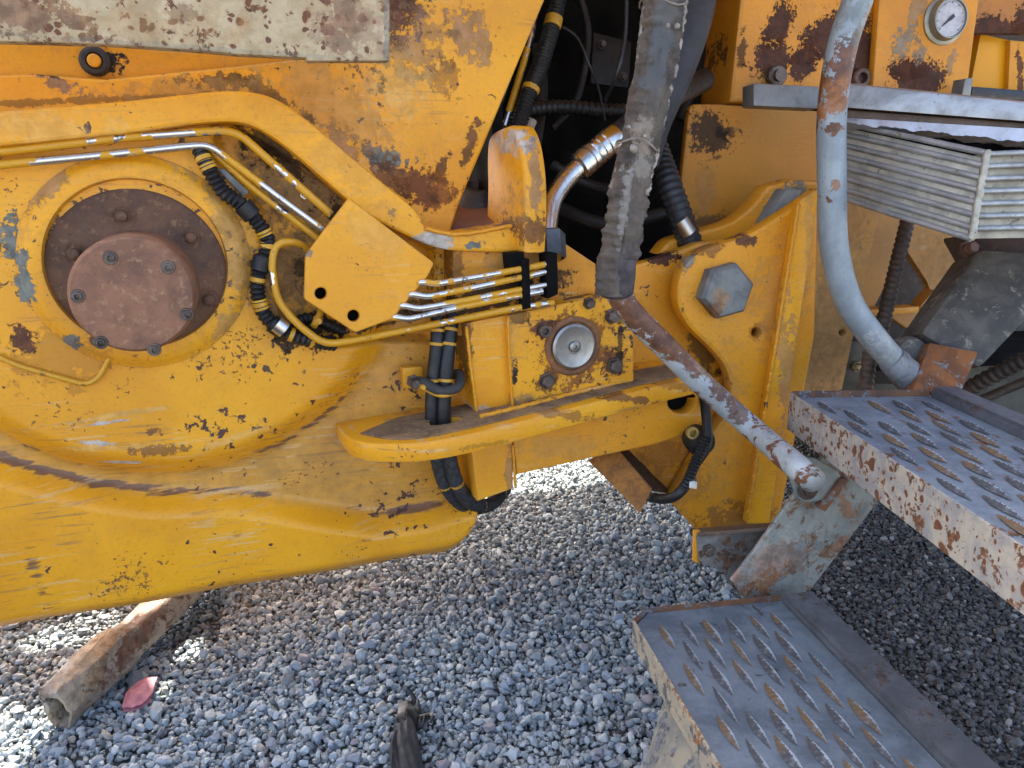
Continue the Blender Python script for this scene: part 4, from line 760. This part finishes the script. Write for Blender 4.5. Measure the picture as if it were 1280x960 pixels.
def cleat_mesh():
    """raised half-eye louvre with a serrated lip, 70 mm long, lying along y"""
    bm = bmesh.new(); N = 16; L = .112
    base, lip, back = [], [], []
    for i in range(N + 1):
        t = i / N; y = (t - .5) * L; a = math.sin(math.pi * t)
        base.append(bm.verts.new((-.0115 * a - .0005, y, .0008)))
        lip.append(bm.verts.new((.0015, y, .0062 * a ** .7 + (.0016 if i % 2 else -.0006) * (a > .2) + .001)))
        back.append(bm.verts.new((.0095 * a + .002, y, .0005)))
    for i in range(N):
        bm.faces.new((base[i], base[i + 1], lip[i + 1], lip[i])).material_index = 1
        bm.faces.new((lip[i], lip[i + 1], back[i + 1], back[i])).material_index = 0
    teeth = []
    for i in range(1, N, 1):
        t = (i + .5) / N; y = (t - .5) * L; a = math.sin(math.pi * t)
        if a < .3: continue
        v = [bm.verts.new(q) for q in ((-.001, y - .0022, .0035 * a), (.0035, y - .0022, .0035 * a), (.0035, y + .0018, .0035 * a), (-.001, y + .0018, .0035 * a), (.0012, y, .0062 * a ** .7 + .0030))]
        for j in range(4): bm.faces.new((v[j], v[(j + 1) % 4], v[4]))
    bmesh.ops.recalc_face_normals(bm, faces=bm.faces)
    me = bpy.data.meshes.new('cleat'); bm.to_mesh(me); bm.free(); me.materials.append(toothM); me.materials.append(slotM); return me
CLEAT = cleat_mesh()
LD = (NR * -1)                                   # away from the viewer, along the treads
def step(z, A, B, chamfer, length, fh, tread_m, fas_m, rail_w, rows, cols, inset, rimh, sag=0):
    """A, B: far corners of the tread (photo pixels) at height z; runs towards the viewer"""
    H = HZ(z); a, b = H.pt(*A), H.pt(*B); wd = (b - a); wd.z = 0; W = wd.length; ux = wd.normalized()
    uy = Vector((0, 0, 1)).cross(ux)             # away from viewer
    if uy.y < 0: uy = -uy
    def G(x, y, dz=0): return a + ux * x - uy * y + Vector((0, 0, dz))
    def prism(name, loop, z0, z1, mat, par, bev=.002):
        bm = bmesh.new(); t_ = [bm.verts.new(G(x, y, z1)) for x, y in loop]; u_ = [bm.verts.new(G(x, y, z0)) for x, y in loop]
        bm.faces.new(t_); bm.faces.new(u_[::-1]); n_ = len(loop)
        for i in range(n_): bm.faces.new((t_[i], u_[i], u_[(i + 1) % n_], t_[(i + 1) % n_]))
        bmesh.ops.recalc_face_normals(bm, faces=bm.faces)
        if bev: bmesh.ops.bevel(bm, geom=[e for e in bm.edges if e.calc_face_angle(0) > .5], offset=bev, segments=2, affect='EDGES')
        return bm_obj(name, bm, mat, par, 35)
    c = chamfer; th = .006
    st = prism('step', [(th, c + th), (c + th, th), (W - .002, th), (W - .002, length - .01), (th, length - .01)], -.012 - rimh, -rimh, tread_m, MC, 0)
    st['label'] = None; del st['label']
    prism('fascia', [(0, c), (th - .0005, c), (th - .0005, length), (0, length)], -fh, 0.0, fas_m, st, .0015)
    prism('rim', [(0.0, c - .0005), (c, 0), (W, 0), (W, th), (c + th * .4, th), (th, c + .001)], -fh, .001, rimM, st, .0015)
    rl = prism('edge_rail', [(W + .001, 0), (W + rail_w, 0), (W + rail_w, length), (W + .001, length)], -fh * .8, rimh * .6, railM, st, .008)
    x0, dx, y0, dy = inset
    n = 0
    for j in range(rows):
        for i in range(cols):
            x = x0 + dx * i; y = y0 + dy * j + (.5 * dy if i % 2 else 0) * 0 + (dy * .5 if j % 2 == 99 else 0)
            x += (.5 * dx if j % 2 else 0)
            if x > W - .03 or y > length - .05: continue
            if random.random() < .06: continue
            o = bpy.data.objects.new('cleat', CLEAT); COL.objects.link(o); o.parent = st
            m = Matrix((ux, -uy, Vector((0, 0, 1)))).transposed().to_4x4(); m.translation = G(x + random.uniform(-.003, .003), y + random.uniform(-.004, .004), -rimh + .0012)
            m = m @ Matrix.Diagonal((random.uniform(.65, 1.1), random.uniform(.85, 1.06), random.uniform(.6, 1.15), 1))
            o.matrix_world = m; n += 1
    return st, G, W
stL, GL, WL = step(.33, (783, 762), (976, 744), .045, .80, .060, treadM, fasciaM2, .085, 9, 6, (.058, .056, .105, .080), .012)
stU, GU, WU = step(.80, (985, 489), (1162, 487), .012, 1.35, .095, treadU, fasciaM, .07, 13, 5, (.055, .064, .10, .084), .016)
PINV[stL.name] = PINV[MC.name]; PINV[stU.name] = PINV[MC.name]
# stringers that carry the steps
SRn = RD(1.585)
plate('stringer', SRn, [(1032, 566), (1110, 600), (1094, 632), (1015, 736), (985, 752), (932, 750), (914, 726), (945, 686), (990, 622)], .012, strM, MC, .003)
plate('stringer_lug', RD(1.66), [(872, 668, 5), (950, 660), (1000, 668), (990, 745), (925, 745), (898, 710, 20), (874, 706, 8)], .012, steel('lug_grey', (.26, .25, .22), (.14, .14, .135), amount=.60, metal=.25, rough=.55, spotc=(.19, .10, .055), sc=1.8), MC, .003)
bolt('bolt', RD(1.655).pt(886, 688), NR, .013, .014, M_BOLT, MC)
quadbox('lug_edge', [RD(1.67).pt(*q) for q in ((868, 664), (876, 664), (874, 705), (867, 702))], -NR * .012, paint('lug_edge_yellow', chips=.1), MC, .002)
quadbox('lug_cap', [PD(872, 666, 1.94), PD(970, 658, 1.9), PD(978, 652, 2.0), PD(872, 660, 2.1)], Vector((0, 0, -.012)), rusty('lug_top_rust', (.16, .10, .06), (.09, .06, .045), (.24, .20, .15)), MC, .002)
plate('rail_palm', RD(1.57), [(985, 590, 8), (1010, 568, 14), (1050, 590, 10), (1052, 605), (1028, 628, 14), (998, 628, 12)], .012, steel('palm_grey', (.25, .275, .265), (.19, .20, .19), amount=.4, metal=.2, rough=.5, spotc=(.30, .22, .14), sc=2), MC, .004)
turned('bolt', RD(1.562).pt(1010, 612), NR, [(.026, 0), (.026, .003), (.015, .004), (.013, .012), (0, .013)], M_BOLT, MC, 20)
quadbox('stringer_rib', [RD(1.56).pt(*q) for q in ((1052, 598), (1062, 600), (1032, 640), (1024, 636))], -NR * .02, rimM, MC, .002)
sup2 = steel('stringer', (.31, .275, .20), (.19, .185, .16), amount=.62, metal=.1, rough=.6, spotc=(.16, .17, .18), sc=2)
quadbox('stringer', [GL(.010, .24, -.058), GL(.010, .50, -.058), GL(-.10, .56, -.30), GL(-.10, .33, -.30)], ray(800, 900) * .012, sup2, MC, .003)

# --- unseen plates added to shade the ground; holes in one shape the sun patches
S_ = SUN / SUN.z; ZD = 2.35; DK = HZ(ZD)
def up(px, py):
    g = HZ(0.02).pt(px, py); d = g + S_ * (ZD - .02); return (d.x, d.y)
gaps = [[up(20, 814), up(34, 794), up(98, 762), up(150, 758), up(150, 782), up(92, 808)],
        [up(165, 806), up(250, 786), up(258, 818), up(172, 838)], [up(205, 772), up(250, 750), up(256, 772), up(212, 790)],
        [up(-260, 860), up(-60, 880), up(0, 878), up(74, 882), up(70, 915), up(40, 935), up(0, 980), up(-260, 1000)], [up(190, 858), up(212, 845), up(214, 866), up(196, 874)]]
plate('shade_plate', DK, [(-4, 2.0), (.25, 2.0), (.3, 1.30), (4.5, 1.0), (5, 5.6), (2.9, 5.2), (1.75, 4.74), (.9, 4.66), (-4, 4.9)], .008, paint('shade_plate_yellow', edge=0), MC, .004, holes=gaps, local=True)
quadbox('shade_hull', [Vector((1.9, 2.85, .62)), Vector((5, 2.5, .62)), Vector((5, 2.5, 2.3)), Vector((1.9, 2.85, 2.3))], Vector((.2, 1.6, 0)), flat('hull_dark', (.05, .045, .04), .7), MC)  # unseen box added in place of the rear body to block light
quadbox('belly_shade_plate', [Vector((1.75, 2.15, .70)), Vector((5, 1.6, .70)), Vector((5, 2.9, .70)), Vector((1.75, 2.9, .70))], Vector((0, 0, -.05)), M_BLACK, MC)  # unseen plate added to darken the gravel under the rear

# ------------------------------------------------------------------ ground and gravel
def stonemat(name, ramp, rough=.75, bumps=.4):
    k = NB(name); g = k.n('ShaderNodeNewGeometry'); r = g.outputs['Random Per Island']
    cr = k.n('ShaderNodeValToRGB'); cr.color_ramp.interpolation = 'CONSTANT' if False else 'LINEAR'
    el = cr.color_ramp.elements
    while len(el) < len(ramp): el.new(.5)
    for e, (p, c) in zip(el, ramp): e.position = p; e.color = (*c, 1)
    k.put(cr.inputs[0], r); n = k.noise(55, 5, .65); n2 = k.noise(170, 3, .6)
    col = k.mix(k.m_('MULTIPLY', k.ramp(n, .45, .7), .35), cr.outputs[0], (.30, .29, .27))
    col = k.mix(k.m_('MULTIPLY', k.ramp(n2, .55, .75), .3), col, (.07, .07, .075))
    return k.out(col, rough, 0, n2, bumps, .002)
GREY = [(0, (.085, .095, .10)), (.12, (.16, .186, .195)), (.35, (.32, .358, .36)), (.6, (.235, .282, .305)), (.78, (.42, .455, .445)), (.9, (.19, .20, .19)), (.955, (.52, .53, .51)), (1, (.31, .28, .22))]
DARK = [(0, (.035, .033, .03)), (.3, (.06, .057, .05)), (.6, (.10, .095, .085)), (.85, (.05, .05, .052)), (.95, (.17, .165, .15)), (1, (.33, .32, .29))]  # grit tones, darkened further so shade under the machine is in the colour
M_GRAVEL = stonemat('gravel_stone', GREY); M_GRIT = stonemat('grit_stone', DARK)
def groundmat():
    k = NB('ground_shaded_gaps'); n = k.noise(60, 6, .7); m = k.noise(.8, 4)
    k.m  # far ground is plain pale gravel; below the stones the shade of the gaps is painted in
    stone_gap_shade = k.mix(k.ramp(n, .3, .7), (.035, .036, .037), (.085, .085, .08)); far_ = k.mix(k.ramp(n, .3, .7), (.16, .16, .155), (.34, .34, .32))
    ln = k.n('ShaderNodeVectorMath', operation='LENGTH'); k.put(ln.inputs[0], k.pos); col = k.mix(k.ramp(ln.outputs['Value'], 4.6, 5.4), stone_gap_shade, far_); return k.out(col, .9, 0, n, .6, .01)
bm = bmesh.new(); bmesh.ops.create_grid(bm, x_segments=60, y_segments=60, size=150)
ground = tag(bm_obj('ground', bm, groundmat(), None, 0), 'grey gravel yard under and around the yellow machine', None, None, 'structure')
ico = {}
for sd in (1, 2):
    bm = bmesh.new(); bmesh.ops.create_icosphere(bm, subdivisions=sd, radius=1); bm.verts.ensure_lookup_table()
    ico[sd] = (np.array([v.co[:] for v in bm.verts]), np.array([[v.index for v in f.verts] for f in bm.faces])); bm.free()
def variants(sd, n, seed, cuts=7):
    r = np.random.default_rng(seed); out = []
    for _ in range(n):
        v = ico[sd][0].copy()
        for _c in range(cuts):
            d = r.normal(size=3); d /= np.linalg.norm(d); lim = r.uniform(.42, .85); pr = v @ d
            v -= np.outer(np.maximum(pr - lim, 0), d)
        v *= r.uniform(.75, 1.15, 3) * np.array([1.1, .95, .72]); v += r.normal(size=v.shape) * .03; out.append(v)
    return np.array(out)
CAMn = np.array(CAM); FWn, RTn, UPn = np.array(FW), np.array(RT), np.array(UP)
def topx(p):
    d = p - CAMn; z = d @ FWn; return 640 + 960 * (d @ RTn) / z, 480 - 960 * (d @ UPn) / z, z
def scatter(xr, yr, step_, sz, seed, keep, lift=.0):
    r = np.random.default_rng(seed); X, Y = np.meshgrid(np.arange(xr[0], xr[1], step_), np.arange(yr[0], yr[1], step_))
    p = np.stack([X.ravel(), Y.ravel(), np.zeros(X.size)], 1); p[:, :2] += r.uniform(-.55, .55, (len(p), 2)) * step_
    s = sz * np.exp(r.normal(0, .26, len(p))); big = r.random(len(p)) < .03; s[big] *= r.uniform(1.3, 1.8, big.sum())
    p[:, 2] = s * .25 + r.uniform(-.2, .55, len(p)) * s + lift
    px, py, z = topx(p); ok = (z > .3) & (px > -140) & (px < 1420) & (py > 540) & (py < 1090) & keep(p, px, py)
    return p[ok], s[ok], px[ok], py[ok], z[ok]
def rots(n, r):
    q = r.normal(size=(n, 4)); q[:, 1:3] *= .45; q /= np.linalg.norm(q, axis=1)[:, None]; w_, x, y, z = q.T
    return np.stack([1 - 2 * (y * y + z * z), 2 * (x * y - z * w_), 2 * (x * z + y * w_), 2 * (x * y + z * w_), 1 - 2 * (x * x + z * z), 2 * (y * z - x * w_), 2 * (x * z - y * w_), 2 * (y * z + x * w_), 1 - 2 * (x * x + y * y)], 1).reshape(n, 3, 3)
def mass(name, p, s, mat, sd, seed, label, cuts=7):
    r = np.random.default_rng(seed); V = variants(sd, 24, seed, cuts); F = ico[sd][1]; n = len(p); k = V.shape[1]
    co = np.einsum('nij,nkj->nki', rots(n, r), V[r.integers(0, len(V), n)]) * s[:, None, None] + p[:, None, :]
    fa = (F[None] + (np.arange(n) * k)[:, None, None]).reshape(-1, 3)
    me = bpy.data.meshes.new(name); me.vertices.add(n * k); me.vertices.foreach_set('co', co.ravel().astype(np.float32))
    me.loops.add(fa.size); me.loops.foreach_set('vertex_index', fa.ravel().astype(np.int32)); me.polygons.add(len(fa))
    me.polygons.foreach_set('loop_start', np.arange(0, fa.size, 3, dtype=np.int32)); me.update(calc_edges=True)
    me.shade_flat(); me.materials.append(mat); o = bpy.data.objects.new(name, me); COL.objects.link(o)
    return tag(o, label, None, None, 'stuff')
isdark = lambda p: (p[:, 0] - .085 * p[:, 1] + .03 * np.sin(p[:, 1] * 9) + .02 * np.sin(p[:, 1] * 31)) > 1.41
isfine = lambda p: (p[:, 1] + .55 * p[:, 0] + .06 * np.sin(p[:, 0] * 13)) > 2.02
left = lambda p: p[:, 0] < -.12
allp, alls, allz = [], [], []
keepA = lambda p, px, py: ~isdark(p) & ~(isfine(p) & left(p))
for sd_, st_, sz_, lf in ((1, .0140, .0087, 0), (2, .0175, .0090, .006), (3, .040, .0116, .010)):
    p, s, px, py, z = scatter((-1.6, 2.3), (.75, 5.2), st_, sz_, sd_, keepA, lf); allp.append(p); alls.append(s); allz.append(z)
p = np.concatenate(allp); s = np.concatenate(alls); z = np.concatenate(allz)
# a few plainly bigger stones, mostly towards the viewer
r_ = np.random.default_rng(5); nb = 330; X = r_.uniform(-.9, 1.3, nb * 3); Y = 1.15 + r_.exponential(.42, nb * 3)
pb = np.stack([X, Y, np.full(nb * 3, .022)], 1); px, py, zb_ = topx(pb); ok = keepA(pb, px, py) & (px > 15) & (px < 1000) & (py > 640) & (py < 970)
pb = pb[ok][:300]; sb = r_.uniform(.011, .020, len(pb)) ; pb[:, 2] = sb * .7 + .009
near = z < 2.6
mass('gravel', p[near], s[near], M_GRAVEL, 1, 21, 'loose grey blue crushed gravel in the shade of the machine')
mass('gravel', p[~near], s[~near], M_GRAVEL, 1, 22, 'pale gravel lying under and beyond the machine')
VB = variants(2, 14, 77, 9); BMesh = []
for i in range(14):
    me = bpy.data.meshes.new('stone'); me.from_pydata(VB[i].tolist(), [], ico[2][1].tolist()); me.shade_flat()
    BMesh.append(me)
tones = [stonemat('stone_tone%d' % i, [(0, c), (.5, c), (1, c)]) for i, c in enumerate([(.20, .245, .30), (.27, .31, .345), (.18, .205, .235), (.37, .39, .39), (.27, .285, .29), (.24, .21, .22)])]
for i, me in enumerate(BMesh): me.materials.append(tones[i % 6])
for i in range(len(pb)):
    o = bpy.data.objects.new('stone', BMesh[i % 14]); COL.objects.link(o); o.parent = ground
    o.location = pb[i]; o.rotation_euler = (r_.uniform(-.4, .4), r_.uniform(-.4, .4), r_.uniform(0, 6.28)); o.scale = [sb[i]] * 3
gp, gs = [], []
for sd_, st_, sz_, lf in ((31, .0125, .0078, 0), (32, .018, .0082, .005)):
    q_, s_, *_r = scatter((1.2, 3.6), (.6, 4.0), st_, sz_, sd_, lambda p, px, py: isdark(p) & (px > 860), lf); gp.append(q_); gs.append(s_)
mass('shaded_grit', np.concatenate(gp), np.concatenate(gs), M_GRIT, 1, 33, 'fine grit under the steps at right, darkened in colour for shade', 4)
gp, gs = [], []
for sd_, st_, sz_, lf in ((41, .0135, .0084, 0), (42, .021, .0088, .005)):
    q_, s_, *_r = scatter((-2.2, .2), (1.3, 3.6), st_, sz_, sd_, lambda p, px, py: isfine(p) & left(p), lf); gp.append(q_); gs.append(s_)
mass('shaded_fine_gravel', np.concatenate(gp), np.concatenate(gs), stonemat('shaded_fine_stone', [(a, tuple(x * .42 for x in c)) for a, c in GREY]), 1, 43, 'fine gravel behind the rusty bar at left, darkened in colour for shade', 4)  # stone tones scaled down: deep shade under the machine painted into them

# ------------------------------------------------------------------ loose things on the gravel
def bar():
    """heavy rusty hollow bar with a flattened open end"""
    a = HZ(.075).pt(73, 882); b = HZ(.12).pt(226, 732); ax = (b - a).normalized(); a = a - ax * .0
    sd = ax.cross(Vector((0, 0, 1))).normalized(); upv = sd.cross(ax)
    sd, upv = sd * math.cos(.22) + upv * math.sin(.22), upv * math.cos(.22) - sd * math.sin(.22)
    bm = bmesh.new(); rings = []; SEG = 28
    #       along   half width  half height  squareness  drop
    prof = [(-.010, .040, .054, 4.2, -.004), (0, .045, .059, 4.6, -.003), (.03, .046, .060, 4, 0), (.12, .048, .062, 5, 0), (.20, .049, .060, 6, .000), (.245, .051, .058, 7, -.002), (.262, .051, .048, 8, -.010), (.40, .052, .048, 9, -.008), (.80, .058, .048, 9, 0), (1.3, .062, .048, 9, 0)]
    def ring(t, hw, hh, sq, dz):
        out = []
        for j in range(SEG):
            an_ = 2 * math.pi * j / SEG; c_, s_ = math.cos(an_), math.sin(an_)
            k = (abs(c_) ** sq + abs(s_) ** sq) ** (-1 / sq)
            jit = 1 + .025 * math.sin(3 * an_ + 20 * t) + random.uniform(-.012, .012)
            out.append(bm.verts.new(a + ax * t + sd * (c_ * k * hw * .84 * jit * (1 + .5 * mnoise.noise(Vector((t * 14, c_ * 2, s_ * 2))))) + upv * (s_ * k * hh * jit * (.92 + .25 * mnoise.noise(Vector((t * 12, c_ * 2 + 5, s_ * 2)))) + dz - .012 * smoothstep(.26, .5, t))))
        return out
    inner = [ring(.30, .018, .030, 2.8, -.012), ring(.02, .024, .040, 2.8, -.010), ring(-.007, .029, .044, 2.8, -.010)]
    rings = inner + [ring(*q) for q in prof]
    for i in range(len(rings) - 1):
        for j in range(SEG): bm.faces.new((rings[i][j], rings[i][(j + 1) % SEG], rings[i + 1][(j + 1) % SEG], rings[i + 1][j]))
    bm.faces.new(rings[0]); bm.faces.new(rings[-1][::-1])
    mt = steel('bar_dirt', (.30, .255, .19), (.17, .13, .095), amount=.55, metal=.0, rough=.85, sc=2.2, spotc=(.16, .09, .05), sites=[(180, 775, 60, 14, -40, 'rust', .7), (120, 805, 30, 22, -20, 'rust', .5), (78, 868, 40, 22, -40, 'pale', .35), (110, 830, 60, 16, -45, 'light', .25)], plane=HZ(.13))
    o = bm_obj('rusty_bar', bm, mt, None, 50); return tag(o, 'heavy rusty hollow bar with a rounded open end lying on gravel at lower left', 'metal bar')
bar()
# faded red scrap
bm = bmesh.new(); g = HZ(.035); N = 9
cx = [(152, 884), (158, 868), (170, 855), (184, 847), (196, 845), (193, 858), (188, 872), (176, 879), (165, 884)]
vs = [bm.verts.new(g.pt(*q) + Vector((0, 0, random.uniform(-.008, .010)))) for q in cx]
mid = [bm.verts.new(g.pt(*q) + Vector((0, 0, .006 + random.uniform(0, .006)))) for q in ((165, 872), (178, 862), (187, 853))]
for i in range(len(vs)):
    a_, b_ = vs[i], vs[(i + 1) % len(vs)]; m_ = ((a_.co + b_.co) / 2); k = min(mid, key=lambda v: (v.co - m_).length); bm.faces.new((a_, b_, k))
    k2 = min(mid, key=lambda v: (v.co - b_.co).length); k3 = min(mid, key=lambda v: (v.co - a_.co).length)
bmesh.ops.holes_fill(bm, edges=bm.edges); bmesh.ops.triangulate(bm, faces=bm.faces)
ex = bmesh.ops.extrude_face_region(bm, geom=bm.faces[:]); bmesh.ops.translate(bm, verts=[v for v in ex['geom'] if isinstance(v, bmesh.types.BMVert)], vec=(0, 0, -.012))
bmesh.ops.subdivide_edges(bm, edges=bm.edges, cuts=2, use_grid_fill=True, fractal=.35)
tag(bm_obj('red_scrap', bm, flat('faded_red', (.50, .19, .22), .75, 0, .35, 30, .6), None, 50), 'faded pinkish red flat chip lying on gravel beside the rusty bar', 'scrap')
# torn black rubber
def rag():
    bm = bmesh.new(); H = HZ(.03); rows = []
    L = [(498, 905), (490, 920), (486, 940), (490, 965), (496, 990)]; Rr = [(516, 900), (520, 915), (524, 935), (530, 960), (536, 990)]
    for i, (a_, b_) in enumerate(zip(L, Rr)):
        P0, P1 = H.pt(*a_), H.pt(*b_); row = []
        for j in range(9):
            t = j / 8; row.append(bm.verts.new(P0 + (P1 - P0) * t + Vector((0, 0, .016 * math.sin(math.pi * t) + random.uniform(-.011, .011) + (.01 if i in (1, 2) else 0)))))
        rows.append(row)
    for i in range(len(rows) - 1):
        for j in range(8): bm.faces.new((rows[i][j], rows[i][j + 1], rows[i + 1][j + 1], rows[i + 1][j]))
    ex = bmesh.ops.extrude_face_region(bm, geom=bm.faces[:]); bmesh.ops.translate(bm, verts=[v for v in ex['geom'] if isinstance(v, bmesh.types.BMVert)], vec=(0, 0, -.014))
    o = bm_obj('rubber_scrap', bm, flat('torn_rubber', (.020, .021, .024), .7, 0, .5, 40, .8), None, 50)
    tag(o, 'torn strip of black rubber half buried in gravel at bottom centre', 'scrap')
    bm = bmesh.new(); H2 = HZ(.04); c = [(497, 880), (512, 878), (524, 888), (522, 905), (508, 912), (496, 900)]
    v = [bm.verts.new(H2.pt(*q) + Vector((0, 0, random.uniform(-.012, .014)))) for q in c]; m = bm.verts.new(H2.pt(510, 895) + Vector((0, 0, .022)))
    for i in range(6): bm.faces.new((v[i], v[(i + 1) % 6], m))
    ex = bmesh.ops.extrude_face_region(bm, geom=bm.faces[:]); bmesh.ops.translate(bm, verts=[q for q in ex['geom'] if isinstance(q, bmesh.types.BMVert)], vec=(0, 0, -.02))
    bmesh.ops.subdivide_edges(bm, edges=bm.edges, cuts=2, use_grid_fill=True, fractal=.5)
    bm_obj('torn_flap', bm, M_RUBBER, o, 50)
    for k_ in range(9):
        c0 = HZ(.035).pt(random.uniform(492, 528), random.uniform(876, 955)); pts_ = [c0]
        for _ in range(3): pts_.append(pts_[-1] + Vector((random.uniform(-.025, .025), random.uniform(-.02, .03), random.uniform(-.008, .016))))
        bm = bmesh.new(); sweep(bm, spline(pts_, 5), lambda t, L, a: .0065 * (1 - .7 * t) * (1.6 if abs(math.cos(a)) > .7 else .5), 8); bm_obj('torn_shred', bm, M_RUBBER, o, 50)
rag()
bpy.context.view_layer.update()
